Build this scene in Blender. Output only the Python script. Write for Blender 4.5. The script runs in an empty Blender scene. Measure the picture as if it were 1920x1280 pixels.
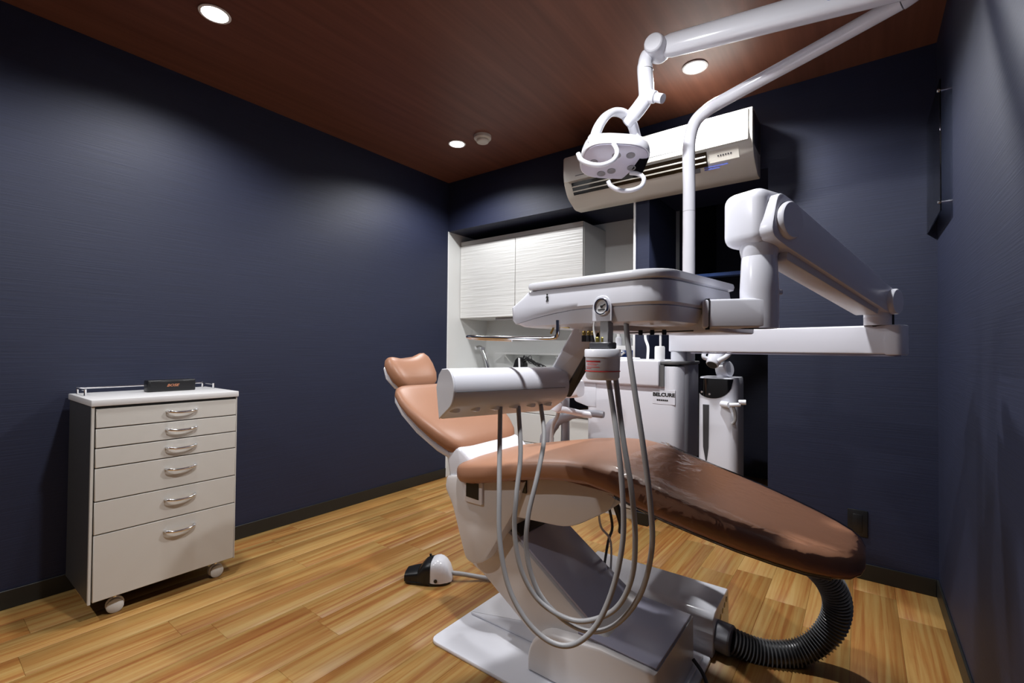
import bpy, bmesh, math, random
from mathutils import Vector, Matrix

random.seed(7)
sc = bpy.context.scene
COL = sc.collection
PI = math.pi

# ------------------------------------------------------------------ camera
FPX = 870.4
CAM = Vector((2.707, -2.709, 1.048))
_yaw, _pit, _rol = math.radians(37.0), math.radians(0.88), math.radians(0.54)
_f0 = Vector((-math.sin(_yaw), math.cos(_yaw), 0)); _r0 = Vector((math.cos(_yaw), math.sin(_yaw), 0)); _u0 = Vector((0, 0, 1))
CF = _f0 * math.cos(_pit) + _u0 * math.sin(_pit)
_u1 = _u0 * math.cos(_pit) - _f0 * math.sin(_pit)
CR = _r0 * math.cos(_rol) + _u1 * math.sin(_rol)
CU = _u1 * math.cos(_rol) - _r0 * math.sin(_rol)
cd = bpy.data.cameras.new('camera')
cd.sensor_width = 36.0
cd.lens = FPX / 1920 * 36.0
cd.clip_start = 0.02
cam = bpy.data.objects.new('camera', cd)
COL.objects.link(cam)
cam.matrix_world = Matrix((
    (CR.x, CU.x, -CF.x, CAM.x), (CR.y, CU.y, -CF.y, CAM.y), (CR.z, CU.z, -CF.z, CAM.z), (0, 0, 0, 1)))
sc.camera = cam

# ------------------------------------------------------------------ world, exposure
sc.view_settings.view_transform = 'Standard'
sc.view_settings.look = 'None'
sc.view_settings.gamma = 1.0
sc.view_settings.use_curve_mapping = False
sc.view_settings.exposure = 0.0
w = bpy.data.worlds.new('world'); sc.world = w; w.use_nodes = True
w.node_tree.nodes['Background'].inputs[0].default_value = (0.02, 0.02, 0.025, 1)
w.node_tree.nodes['Background'].inputs[1].default_value = 1.0

LAMP_W = 78.0                      # power of one downlight
LAMP_COL = (0.98, 0.985, 1.0)

def P(px, py, d):
    """point seen at pixel (px,py) of the 1920x1280 frame, d metres in front of the camera"""
    return CAM + (CF + CR * ((px - 960) / FPX) - CU * ((py - 640) / FPX)) * d
def PX(px, py, x=None, y=None, z=None):
    v = CF + CR * ((px - 960) / FPX) - CU * ((py - 640) / FPX)
    if z is not None: t = (z - CAM.z) / v.z
    elif x is not None: t = (x - CAM.x) / v.x
    else: t = (y - CAM.y) / v.y
    return CAM + v * t

# ------------------------------------------------------------------ materials
def nodes(name):
    m = bpy.data.materials.new(name); m.use_nodes = True
    nt = m.node_tree; b = nt.nodes['Principled BSDF']
    return m, nt, b
def plain(name, col, rough=0.4, metal=0.0, bump=0.0, bscale=200.0, coat=0.0, spec=0.5, var=0.0):
    m, nt, b = nodes(name)
    b.inputs['Base Color'].default_value = (*col, 1); b.inputs['Roughness'].default_value = rough
    b.inputs['Metallic'].default_value = metal
    b.inputs['Coat Weight'].default_value = coat; b.inputs['Coat Roughness'].default_value = 0.08
    b.inputs['Specular IOR Level'].default_value = spec
    tc = nt.nodes.new('ShaderNodeTexCoord'); n = nt.nodes.new('ShaderNodeTexNoise')
    n.inputs['Scale'].default_value = bscale; n.inputs['Detail'].default_value = 3
    nt.links.new(tc.outputs['Object'], n.inputs['Vector'])
    if bump:
        bp = nt.nodes.new('ShaderNodeBump'); bp.inputs['Strength'].default_value = bump; bp.inputs['Distance'].default_value = 0.002
        nt.links.new(n.outputs['Fac'], bp.inputs['Height']); nt.links.new(bp.outputs['Normal'], b.inputs['Normal'])
    mr = nt.nodes.new('ShaderNodeMapRange'); mr.inputs['To Min'].default_value = max(0.0, rough - 0.04); mr.inputs['To Max'].default_value = rough + 0.04
    nt.links.new(n.outputs['Fac'], mr.inputs['Value']); nt.links.new(mr.outputs['Result'], b.inputs['Roughness'])
    return m
def emit(name, col, strength):
    m, nt, b = nodes(name)
    b.inputs['Base Color'].default_value = (*col, 1)
    b.inputs['Emission Color'].default_value = (*col, 1); b.inputs['Emission Strength'].default_value = strength
    return m
def streak(name, c0, c1, scale, rough, bump, bdist=0.001, spec=0.4, detail=4):
    """fine streaks: scale is a per-axis vector, low along the streak"""
    m, nt, b = nodes(name)
    tc = nt.nodes.new('ShaderNodeTexCoord'); mp = nt.nodes.new('ShaderNodeMapping'); mp.inputs['Scale'].default_value = scale
    n = nt.nodes.new('ShaderNodeTexNoise'); n.inputs['Scale'].default_value = 1.0; n.inputs['Detail'].default_value = detail; n.inputs['Roughness'].default_value = 0.6
    cr = nt.nodes.new('ShaderNodeValToRGB'); cr.color_ramp.elements[0].position = 0.3; cr.color_ramp.elements[1].position = 0.7
    cr.color_ramp.elements[0].color = (*c0, 1); cr.color_ramp.elements[1].color = (*c1, 1)
    bp = nt.nodes.new('ShaderNodeBump'); bp.inputs['Strength'].default_value = bump; bp.inputs['Distance'].default_value = bdist
    L = nt.links.new
    L(tc.outputs['Object'], mp.inputs['Vector']); L(mp.outputs['Vector'], n.inputs['Vector'])
    L(n.outputs['Fac'], cr.inputs['Fac']); L(cr.outputs['Color'], b.inputs['Base Color'])
    L(n.outputs['Fac'], bp.inputs['Height']); L(bp.outputs['Normal'], b.inputs['Normal'])
    b.inputs['Roughness'].default_value = rough; b.inputs['Specular IOR Level'].default_value = spec
    return m
def floor_mat():
    m, nt, b = nodes('plank_wood'); L = nt.links.new; N = nt.nodes.new
    tc = N('ShaderNodeTexCoord'); oi = N('ShaderNodeObjectInfo')
    sep = N('ShaderNodeSeparateXYZ'); L(tc.outputs['Object'], sep.inputs[0])
    # random offset per plank
    off = N('ShaderNodeVectorMath'); off.operation = 'SCALE'; off.inputs[0].default_value = (37.0, 91.0, 13.0)
    L(oi.outputs['Random'], off.inputs['Scale'])
    add = N('ShaderNodeVectorMath'); L(tc.outputs['Object'], add.inputs[0]); L(off.outputs[0], add.inputs[1])
    mp = N('ShaderNodeMapping'); mp.inputs['Scale'].default_value = (44, 1.1, 1); L(add.outputs[0], mp.inputs['Vector'])
    n = N('ShaderNodeTexNoise'); n.inputs['Scale'].default_value = 1; n.inputs['Detail'].default_value = 5; n.inputs['Roughness'].default_value = 0.62; n.inputs['Distortion'].default_value = 0.6
    L(mp.outputs['Vector'], n.inputs['Vector'])
    mp2 = N('ShaderNodeMapping'); mp2.inputs['Scale'].default_value = (9, 0.7, 1); L(add.outputs[0], mp2.inputs['Vector'])
    n2 = N('ShaderNodeTexNoise'); n2.inputs['Scale'].default_value = 1; n2.inputs['Detail'].default_value = 3; L(mp2.outputs['Vector'], n2.inputs['Vector'])
    # two strips inside a plank, each with its own tone
    st = N('ShaderNodeMath'); st.operation = 'GREATER_THAN'; st.inputs[1].default_value = 0.002; L(sep.outputs['X'], st.inputs[0])
    wadd = N('ShaderNodeMath'); wadd.operation = 'MULTIPLY_ADD'; wadd.inputs[1].default_value = 3.17; L(oi.outputs['Random'], wadd.inputs[0]); L(st.outputs[0], wadd.inputs[2])
    wn = N('ShaderNodeTexWhiteNoise'); wn.noise_dimensions = '1D'; L(wadd.outputs[0], wn.inputs['W'])
    mix = N('ShaderNodeMath'); mix.operation = 'MULTIPLY_ADD'; mix.inputs[1].default_value = 0.85; L(n.outputs['Fac'], mix.inputs[0])
    m2 = N('ShaderNodeMath'); m2.operation = 'MULTIPLY'; m2.inputs[1].default_value = 0.20; L(n2.outputs['Fac'], m2.inputs[0]); L(m2.outputs[0], mix.inputs[2])
    ton = N('ShaderNodeMath'); ton.operation = 'MULTIPLY_ADD'; ton.inputs[1].default_value = 0.075; L(wn.outputs['Value'], ton.inputs[0]); L(mix.outputs[0], ton.inputs[2])
    cr = N('ShaderNodeValToRGB'); e = cr.color_ramp.elements
    e[0].position = 0.42; e[0].color = (0.44, 0.275, 0.093, 1); e[1].position = 0.75; e[1].color = (0.26, 0.085, 0.021, 1)
    k = cr.color_ramp.elements.new(0.53); k.color = (0.40, 0.222, 0.066, 1)
    k = cr.color_ramp.elements.new(0.63); k.color = (0.34, 0.150, 0.038, 1)
    L(ton.outputs[0], cr.inputs['Fac']); L(cr.outputs['Color'], b.inputs['Base Color'])
    bp = N('ShaderNodeBump'); bp.inputs['Strength'].default_value = 0.25; bp.inputs['Distance'].default_value = 0.0008
    L(n.outputs['Fac'], bp.inputs['Height']); L(bp.outputs['Normal'], b.inputs['Normal'])
    b.inputs['Roughness'].default_value = 0.42; b.inputs['Specular IOR Level'].default_value = 0.4
    return m
def film_mat():
    m, nt, b = nodes('clear_film'); L = nt.links.new; N = nt.nodes.new
    out = nt.nodes['Material Output']
    tr = N('ShaderNodeBsdfTransparent'); tr.inputs[0].default_value = (0.97, 0.965, 0.955, 1)
    gl = N('ShaderNodeBsdfGlossy'); gl.inputs['Roughness'].default_value = 0.07
    fr = N('ShaderNodeFresnel'); fr.inputs['IOR'].default_value = 1.27
    tc = N('ShaderNodeTexCoord'); n = N('ShaderNodeTexNoise'); n.inputs['Scale'].default_value = 14; n.inputs['Detail'].default_value = 2; n.inputs['Distortion'].default_value = 2.0
    bp = N('ShaderNodeBump'); bp.inputs['Strength'].default_value = 0.45; bp.inputs['Distance'].default_value = 0.004
    L(tc.outputs['Object'], n.inputs['Vector']); L(n.outputs['Fac'], bp.inputs['Height'])
    L(bp.outputs['Normal'], gl.inputs['Normal']); L(bp.outputs['Normal'], fr.inputs['Normal'])
    mx = N('ShaderNodeMixShader'); L(fr.outputs[0], mx.inputs[0]); L(tr.outputs[0], mx.inputs[1]); L(gl.outputs[0], mx.inputs[2])
    L(mx.outputs[0], out.inputs['Surface'])
    return m
def glass_mat():
    m, nt, b = nodes('acrylic'); L = nt.links.new; N = nt.nodes.new
    out = nt.nodes['Material Output']
    tr = N('ShaderNodeBsdfTransparent'); tr.inputs[0].default_value = (0.82, 0.84, 0.85, 1)
    gl = N('ShaderNodeBsdfGlossy'); gl.inputs['Roughness'].default_value = 0.03
    fr = N('ShaderNodeFresnel'); fr.inputs['IOR'].default_value = 1.49
    mx = N('ShaderNodeMixShader'); L(fr.outputs[0], mx.inputs[0]); L(tr.outputs[0], mx.inputs[1]); L(gl.outputs[0], mx.inputs[2])
    L(mx.outputs[0], out.inputs['Surface'])
    return m

M = {}
M['navy'] = streak('navy_wallpaper', (0.0066, 0.0098, 0.0300), (0.0100, 0.0146, 0.0430), (3, 3, 210), 0.60, 0.6, 0.0012, 0.5)
M['ceil'] = streak('ceiling_veneer', (0.120, 0.043, 0.026), (0.175, 0.066, 0.040), (26, 1.1, 1), 0.45, 0.15, 0.0006, 0.3)
M['plank'] = floor_mat()
M['joint'] = plain('joint_dark', (0.30, 0.18, 0.08), 0.7)
M['base'] = plain('baseboard_vinyl', (0.013, 0.013, 0.011), 0.45)
M['white'] = plain('white_plastic', (0.73, 0.735, 0.80), 0.24, spec=0.5)
M['enamel'] = plain('white_enamel', (0.79, 0.795, 0.85), 0.16, spec=0.55)
M['cream'] = plain('warm_plastic', (0.70, 0.67, 0.66), 0.3)
M['panelw'] = plain('white_panel', (0.66, 0.665, 0.65), 0.42)
M['cab'] = plain('cabinet_white', (0.58, 0.56, 0.52), 0.38)
M['cabtop'] = plain('cabinet_top', (0.66, 0.65, 0.65), 0.35)
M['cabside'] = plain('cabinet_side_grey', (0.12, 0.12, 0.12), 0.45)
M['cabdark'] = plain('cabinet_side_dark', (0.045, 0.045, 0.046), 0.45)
M['wave'] = streak('wave_board', (0.70, 0.70, 0.68), (0.74, 0.74, 0.72), (3.2, 3.2, 75), 0.4, 0.9, 0.004, 0.4, 1)
M['leather'] = plain('brown_leather', (0.355, 0.172, 0.100), 0.42, bump=0.12, bscale=420, spec=0.4)
M['hose'] = plain('grey_hose', (0.34, 0.335, 0.34), 0.42)
M['grey'] = plain('grey_plastic', (0.25, 0.25, 0.28), 0.38)
M['dgrey'] = plain('dark_grey_plastic', (0.045, 0.045, 0.05), 0.4)
M['lav'] = plain('lavender_grey_cover', (0.40, 0.395, 0.50), 0.2, spec=0.55)
M['face'] = plain('lamp_face_lavender', (0.62, 0.61, 0.74), 0.15)
M['black'] = plain('black_plastic', (0.008, 0.008, 0.009), 0.35)
M['blackg'] = plain('black_gloss', (0.004, 0.004, 0.005), 0.06)
M['chrome'] = plain('chrome', (0.78, 0.78, 0.8), 0.1, metal=1.0)
M['brass'] = plain('brass', (0.5, 0.36, 0.12), 0.3, metal=1.0)
M['rib'] = plain('hose_rib', (0.16, 0.165, 0.175), 0.3, spec=0.6)
M['ac'] = plain('ac_casing', (0.66, 0.63, 0.56), 0.4)
M['acp'] = plain('ac_panel', (0.74, 0.735, 0.69), 0.35)
M['red'] = plain('red_print', (0.55, 0.03, 0.03), 0.5)
M['blueprint'] = plain('blue_print', (0.10, 0.13, 0.42), 0.5)
M['ink'] = plain('black_ink', (0.01, 0.01, 0.01), 0.5)
M['cup'] = plain('translucent_cup', (0.74, 0.74, 0.79), 0.35)
M['bluedoor'] = plain('blue_glass_door', (0.012, 0.035, 0.16), 0.12)
M['litledge'] = plain('ledge_painted_lit', (0.13, 0.25, 0.70), 0.3)  # bright blue stands in for light falling on the corridor ledge
M['copperprint'] = plain('copper_print', (0.42, 0.16, 0.08), 0.4)
M['film'] = film_mat()
M['acryl'] = glass_mat()
M['lamp'] = emit('lamp_lens', (1.0, 0.97, 0.93), 14.0)
M['trim'] = plain('white_trim', (0.85, 0.85, 0.85), 0.35)
M['gold'] = plain('gold_connector', (0.55, 0.45, 0.12), 0.3, metal=0.8)
M['bluetape'] = plain('blue_sticker', (0.02, 0.16, 0.55), 0.4)

# ------------------------------------------------------------------ mesh helpers (each returns a new bmesh)
def box(mn, mx, bev=0.0, seg=2, MX=None):
    bm = bmesh.new(); bmesh.ops.create_cube(bm, size=1.0)
    mn = Vector(mn); mx = Vector(mx)
    for v in bm.verts:
        v.co = Vector((mn[i] + (v.co[i] + 0.5) * (mx[i] - mn[i]) for i in range(3)))
    if bev > 0:
        bmesh.ops.bevel(bm, geom=bm.edges[:], offset=bev, segments=seg, profile=0.5, affect='EDGES')
    if MX is not None: bm.transform(MX)
    return bm
def prism(outline, h0, h1, O=(0, 0, 0), A=(1, 0, 0), B=(0, 0, 1), H=(0, 1, 0), bev=0.0, seg=2):
    """2-D outline in axes A,B, extruded along H from h0 to h1; bevels the rim edges"""
    O, A, B, H = Vector(O), Vector(A), Vector(B), Vector(H)
    bm = bmesh.new()
    v0 = [bm.verts.new(O + A * a + B * b + H * h0) for a, b in outline]
    v1 = [bm.verts.new(O + A * a + B * b + H * h1) for a, b in outline]
    n = len(outline)
    f0 = bm.faces.new(v0); f1 = bm.faces.new(v1[::-1])
    for i in range(n):
        bm.faces.new((v0[i], v1[i], v1[(i + 1) % n], v0[(i + 1) % n]))
    bmesh.ops.recalc_face_normals(bm, faces=bm.faces[:])
    if bev > 0:
        ed = set(f0.edges[:]) | set(f1.edges[:])
        bmesh.ops.bevel(bm, geom=list(ed), offset=bev, segments=seg, profile=0.5, affect='EDGES')
    return bm
def loft(rings, cap=True, closed=True):
    bm = bmesh.new()
    R = [[bm.verts.new(p) for p in r] for r in rings]
    n = len(R[0])
    for a, b in zip(R, R[1:]):
        for i in range(n if closed else n - 1):
            bm.faces.new((a[i], a[(i + 1) % n], b[(i + 1) % n], b[i]))
    if cap and closed:
        bm.faces.new(R[0][::-1]); bm.faces.new(R[-1])
    bmesh.ops.recalc_face_normals(bm, faces=bm.faces[:])
    return bm
def smooth(pts, n=8):
    pts = [Vector(p) for p in pts]; out = []
    for i in range(len(pts) - 1):
        p0 = pts[i - 1] if i > 0 else pts[i] * 2 - pts[i + 1]
        p1, p2 = pts[i], pts[i + 1]
        p3 = pts[i + 2] if i + 2 < len(pts) else p2 * 2 - p1
        for k in range(n):
            t = k / n
            out.append(0.5 * ((2 * p1) + (p2 - p0) * t + (2 * p0 - 5 * p1 + 4 * p2 - p3) * t * t + (3 * p1 - p0 - 3 * p2 + p3) * t ** 3))
    out.append(pts[-1]); return out
def frames(pts):
    T = []
    for i in range(len(pts)):
        a = pts[max(0, i - 1)]; b = pts[min(len(pts) - 1, i + 1)]
        T.append((b - a).normalized())
    up = Vector((0, 0, 1)) if abs(T[0].z) < 0.9 else Vector((1, 0, 0))
    n = (up - T[0] * up.dot(T[0])).normalized(); out = []
    for t in T:
        n = (n - t * n.dot(t)).normalized(); out.append((t, n, t.cross(n)))
    return out
def tube(pts, r, seg=12, cap=True):
    pts = [Vector(p) for p in pts]; F = frames(pts); rings = []
    for i, (p, (t, n, b)) in enumerate(zip(pts, F)):
        rr = r[i] if isinstance(r, (list, tuple)) else r
        rings.append([p + (n * math.cos(2 * PI * k / seg) + b * math.sin(2 * PI * k / seg)) * rr for k in range(seg)])
    return loft(rings, cap)
def bar(a, b, r, seg=14):
    return tube([Vector(a), Vector(b)], r, seg)
def lathe(prof, O=(0, 0, 0), axis=(0, 0, 1), seg=24, cap=True):
    O = Vector(O); ax = Vector(axis).normalized()
    up = Vector((0, 0, 1)) if abs(ax.z) < 0.9 else Vector((1, 0, 0))
    n = (up - ax * up.dot(ax)).normalized(); b = ax.cross(n)
    return loft([[O + ax * h + (n * math.cos(2 * PI * k / seg) + b * math.sin(2 * PI * k / seg)) * max(r, 1e-4) for k in range(seg)] for r, h in prof], cap)
def sgnpow(v, e): return math.copysign(abs(v) ** e, v)
def pillow(O, S, T, N, st, e=0.5, seg=32, conc=0.0):
    """lofted cushion: stations (s, half width, lower n, upper n) along S; T lateral, N normal"""
    O, S, T, N = Vector(O), Vector(S), Vector(T), Vector(N); rings = []
    for s_, hw, n0, n1 in st:
        ring = []
        for k in range(seg):
            a = 2 * PI * k / seg
            t = sgnpow(math.cos(a), e); v = sgnpow(math.sin(a), e)
            nn = (n0 + n1) / 2 + v * (n1 - n0) / 2
            if v > 0: nn += conc * (t * t - 0.45) * v
            ring.append(O + S * s_ + T * (hw * t) + N * nn)
        rings.append(ring)
    return loft(rings)
def rrect(x0, x1, y0, y1, r, n=5):
    out = []
    for cx, cy, a0 in ((x1 - r, y1 - r, 0), (x0 + r, y1 - r, 90), (x0 + r, y0 + r, 180), (x1 - r, y0 + r, 270)):
        for k in range(n + 1):
            a = math.radians(a0 + 90 * k / n); out.append((cx + r * math.cos(a), cy + r * math.sin(a)))
    return out
def fillet(pts, radii, n=4):
    """round the corners of a 2-D polygon"""
    out = []; m = len(pts)
    for i in range(m):
        p0, p1, p2 = Vector(pts[i - 1]), Vector(pts[i]), Vector(pts[(i + 1) % m])
        r = radii[i] if isinstance(radii, (list, tuple)) else radii
        if r <= 0: out.append(tuple(p1)); continue
        a = (p0 - p1); b = (p2 - p1); d = min(r, a.length * 0.45, b.length * 0.45)
        a = p1 + a.normalized() * d; b = p1 + b.normalized() * d
        for k in range(n + 1):
            t = k / n; q = a * (1 - t) ** 2 + p1 * 2 * t * (1 - t) + b * t * t
            out.append((q.x, q.y))
    return out
def join(*bms):
    out = bmesh.new()
    for b in bms:
        me = bpy.data.meshes.new('tmp'); b.to_mesh(me); out.from_mesh(me); bpy.data.meshes.remove(me); b.free()
    return out
WM = {}
def obj(name, bm, mat, parent=None, angle=38, label=None):
    me = bpy.data.meshes.new(name)
    bmesh.ops.remove_doubles(bm, verts=bm.verts[:], dist=1e-5)
    bm.to_mesh(me); bm.free()
    for p in me.polygons: p.use_smooth = True
    me.set_sharp_from_angle(angle=math.radians(angle))
    me.materials.append(M[mat] if isinstance(mat, str) else mat)
    o = bpy.data.objects.new(name, me); COL.objects.link(o)
    WM[o] = Matrix()
    if parent is not None:
        o.parent = parent; o.matrix_parent_inverse = WM[parent].inverted()
    if label: o['label'] = label
    return o
def place(o, parent, loc, rot=None):
    """copy with shared mesh"""
    c = o.copy(); COL.objects.link(c)
    c.location = loc
    if rot: c.rotation_euler = rot
    WM[c] = Matrix.Translation(loc)
    if parent is not None:
        c.parent = parent; c.matrix_parent_inverse = WM[parent].inverted()
    return c
def thing(name, loc, label, cat, group=None):
    o = bpy.data.objects.new(name, None); COL.objects.link(o); o.empty_display_size = 0.05
    o.location = loc; WM[o] = Matrix.Translation(loc)
    o['label'] = label; o['category'] = cat
    if group: o['group'] = group
    return o
def tag(o, label, cat, group=None):
    o['label'] = label; o['category'] = cat
    if group: o['group'] = group
    return o
def struct(name, bm, mat, label, cat):
    o = obj(name, bm, mat); o['kind'] = 'structure'; o['label'] = label; o['category'] = cat
    return o
def text_bm(s, size, O, A, B, depth=0.0006, shear=0.0, xs=1.0, bold=0.0):
    cu = bpy.data.curves.new('t', 'FONT'); cu.body = s; cu.size = size; cu.extrude = depth; cu.align_x = 'CENTER'; cu.align_y = 'CENTER'
    cu.shear = shear; cu.offset = bold; cu.resolution_u = 3
    t = bpy.data.objects.new('t', cu); COL.objects.link(t)
    bpy.context.view_layer.update()
    me = bpy.data.meshes.new_from_object(t.evaluated_get(bpy.context.evaluated_depsgraph_get()))
    bpy.data.objects.remove(t); bpy.data.curves.remove(cu)
    bm = bmesh.new(); bm.from_mesh(me); bpy.data.meshes.remove(me)
    A = Vector(A).normalized(); B = Vector(B).normalized(); Nn = A.cross(B); O = Vector(O)
    for v in bm.verts: v.co = O + A * (v.co.x * xs) + B * v.co.y + Nn * v.co.z
    return bm

# ================================================================== ROOM
W, H, D0 = 2.97, 2.40, -4.3
AL = 0.50          # alcove depth
PIL0, PIL1, DR = 1.605, 1.69, 2.32   # pillar, door opening
fl = struct('floor', box((-0.1, D0, -0.06), (W + 0.1, 1.7, -0.005)), 'joint', 'floor of warm yellow brown wood planks running toward the back wall', 'floor')
PW = W / 20
plank_cache = {}
def plank(k, y0, y1):
    L = round(y1 - y0, 4)
    if L < 0.02: return
    x = W - PW * (k + 0.5)
    key = L
    if key not in plank_cache:
        o = obj('plank', box((-PW / 2 + 0.0003, -L / 2 + 0.0003, -0.005), (PW / 2 - 0.0003, L / 2 - 0.0003, 0), 0.0006, 1), 'plank', None, 60)
        plank_cache[key] = o
    else:
        o = plank_cache[key].copy(); COL.objects.link(o)
    o.location = (x, (y0 + y1) / 2, 0)
    o.parent = fl; o.matrix_parent_inverse = Matrix()
first = {3: -0.463, 4: -0.26, 12: -1.72}
for k in range(20):
    xc = W - PW * (k + 0.5)
    yend = AL if xc < PIL0 else (1.6 if PIL1 - 0.03 < xc < DR + 0.03 else 0.03)
    off = first.get(k, -0.93 * random.random())
    y = off
    while y > D0: y -= 0.93
    while y < yend:
        a, b = max(y, D0), min(y + 0.93, yend)
        plank(k, a, b); y += 0.93
struct('ceiling', box((-0.1, D0, H), (W + 0.1, 1.7, H + 0.06)), 'ceil', 'dark reddish brown wood veneer ceiling', 'ceiling')
struct('wall_left', box((-0.12, D0, 0), (0, 0, H)), 'navy', 'long navy blue textured wall behind the drawer cabinet', 'wall')
struct('wall_right', box((W, D0, 0), (W + 0.12, 0.12, H)), 'navy', 'navy blue textured wall at the right edge', 'wall')
struct('wall_front', box((-0.12, D0 - 0.12, 0), (W + 0.12, D0, H)), 'navy', 'navy blue wall behind the viewer', 'wall')
struct('wall_back', box((DR, 0, 0), (W, 0.12, H)), 'navy', 'navy blue end wall right of the dark doorway', 'wall')
struct('wall_back_beam', box((0, 0, 2.0), (DR, AL, H)), 'navy', 'navy blue bulkhead under the ceiling carrying the air conditioner', 'wall')
struct('wall_back_pillar', box((PIL0, 0, 0), (PIL1, AL, 2.0)), 'navy', 'narrow navy blue pillar between alcove and doorway', 'wall')
struct('wall_alcove_left', box((-0.12, 0, 0), (0, AL, 2.0), 0), 'panelw', 'white left side wall of the sink alcove', 'wall')
struct('wall_alcove_back', box((-0.12, AL, 0), (PIL1, AL + 0.08, H)), 'panelw', 'off-white back wall of the sink alcove', 'wall')
struct('wall_corridor_left', box((PIL1 - 0.08, AL + 0.08, 0), (PIL1, 1.6, H)), 'navy', 'dark left wall inside the doorway', 'wall')
struct('wall_corridor_right', box((DR, 0.12, 0), (DR + 0.1, 1.6, H)), 'navy', 'dark right wall inside the doorway', 'wall')
struct('wall_corridor_back', box((PIL1 - 0.08, 1.6, 0), (DR + 0.1, 1.7, H)), 'navy', 'dark far wall inside the doorway', 'wall')
struct('trim_1', box((PIL0 - 0.012, -0.006, 0), (PIL0, 0.01, 1.985)), 'trim', 'thin white edge strip on the alcove side of the pillar', 'trim')
struct('trim_2', box((0.0, -0.002, 0), (0.006, 0.004, 2.0)), 'trim', 'thin white edge strip where the left wall meets the alcove', 'trim')
BH, BT = 0.074, 0.008
struct('baseboard_left', box((0, D0, 0), (BT, -0.003, BH), 0.002, 1), 'base', 'dark baseboard along the left wall', 'baseboard')
struct('baseboard_back', box((DR, -BT, 0), (W - BT, 0, BH), 0.002, 1), 'base', 'dark baseboard along the end wall', 'baseboard')
struct('baseboard_right', box((W - BT, D0, 0), (W, -0.0, BH), 0.002, 1), 'base', 'dark baseboard along the right wall', 'baseboard')
struct('baseboard_pillar', box((PIL0, -BT, 0), (PIL1, 0, BH), 0.002, 1), 'base', 'dark baseboard at the foot of the pillar', 'baseboard')

# ================================================================== DOWNLIGHTS
def downlight(x, y, label, power=1.0, cone=150, blend=0.5):
    t = thing('downlight', (x, y, H), label, 'ceiling light', 'recessed downlights')
    obj('trim_ring', lathe([(0.046, -0.001), (0.056, -0.001), (0.058, -0.004), (0.056, -0.006), (0.048, -0.006), (0.046, -0.001)], (x, y, H), (0, 0, 1), 32), 'trim', t)
    obj('lens', lathe([(0.0001, -0.002), (0.046, -0.002), (0.046, -0.004), (0.0001, -0.005)], (x, y, H), (0, 0, 1), 32), 'lamp', t)
    l = bpy.data.lights.new('downlight_lamp', 'SPOT'); l.energy = LAMP_W * power; l.color = LAMP_COL
    l.spot_size = math.radians(cone); l.spot_blend = blend; l.shadow_soft_size = 0.045
    lo = bpy.data.objects.new('lamp', l); COL.objects.link(lo); lo.location = (x, y, H - 0.012)
    lo.parent = t; lo.matrix_parent_inverse = WM[t].inverted()
downlight(0.607, -1.952, 'round downlight near the top left corner, closest to the viewer', 0.8)
downlight(0.572, -0.50, 'round downlight beside the white smoke detector')
downlight(2.074, -0.44, 'round downlight in front of the air conditioner', 1.7)
downlight(2.074, -1.95, 'round downlight above the instrument table', 1.75, 168, 0.35)
downlight(0.607, -3.45, 'round downlight behind the viewer', 1.2, 165, 0.4)

# smoke detector
t = thing('smoke_detector', (0.78, -0.483, H), 'small round white smoke detector on the wooden ceiling', 'smoke detector')
obj('base_plate', lathe([(0.055, 0), (0.055, -0.018), (0.05, -0.024)], (0.78, -0.483, H), (0, 0, 1), 32), 'ac', t)
obj('sensor_head', lathe([(0.04, -0.022), (0.041, -0.035), (0.036, -0.042), (0.0001, -0.044)], (0.78, -0.483, H), (0, 0, 1), 32), 'ac', t)

# ================================================================== AIR CONDITIONER (wall type)
x0, x1, z0, z1 = 1.222, 2.285, 1.945, 2.245
t = thing('air_conditioner', ((x0 + x1) / 2, 0, z0), 'white wall-mounted air conditioner on the bulkhead', 'air conditioner')
prof = fillet([(0, z0 + 0.005), (-0.075, z0), (-0.175, z0 + 0.055), (-0.225, z0 + 0.145), (-0.225, z1 - 0.015), (-0.21, z1), (0, z1)], [0, .02, .04, .05, .02, .01, 0], 4)
obj('casing', prism(prof, x0, x1, A=(0, 1, 0), B=(0, 0, 1), H=(1, 0, 0), bev=0.006), 'ac', t)
obj('front_panel', box((x0 + 0.012, -0.232, z0 + 0.135), (x1 - 0.018, -0.222, z1 - 0.012), 0.004), 'acp', t)
obj('panel_groove', box((x0 + 0.09, -0.2332, z0 + 0.158), (x1 - 0.09, -0.2305, z0 + 0.162)), 'cabside', t)
sl = Vector((0, -0.05, 0.09)).normalized()   # slope of the outlet face
on = Vector((0, -sl.z, sl.y)).normalized()
def ac_quad(xa, xb, s0, s1, lift, th=0.004):
    O = Vector((0, -0.175, z0 + 0.055)) + on * lift
    return prism([(xa, s0), (xb, s0), (xb, s1), (xa, s1)], 0, th, O, (1, 0, 0), sl, on)
obj('outlet', ac_quad(x0 + 0.055, x1 - 0.215, 0.008, 0.082, 0.0015), 'blackg', t)
for i, s in enumerate((0.028, 0.056)):
    obj('louver', ac_quad(x0 + 0.06, x1 - 0.22, s, s + 0.006, 0.007, 0.006), 'ac', t)
obj('receiver_window', ac_quad(x1 - 0.205, x1 - 0.065, 0.02, 0.078, 0.0, 0.003), 'ac', t)
obj('logo_print', join(*[ac_quad(x1 - 0.165 + i * 0.012, x1 - 0.158 + i * 0.012, 0.046, 0.053, 0.0032, 0.0006) for i in range(6)]), 'dgrey', t)
obj('sticker', join(ac_quad(x1 - 0.235, x1 - 0.12, -0.001, 0.006, 0.002, 0.0008), ac_quad(x1 - 0.235, x1 - 0.16, -0.012, -0.005, 0.002, 0.0008)), 'blueprint', t)
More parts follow.
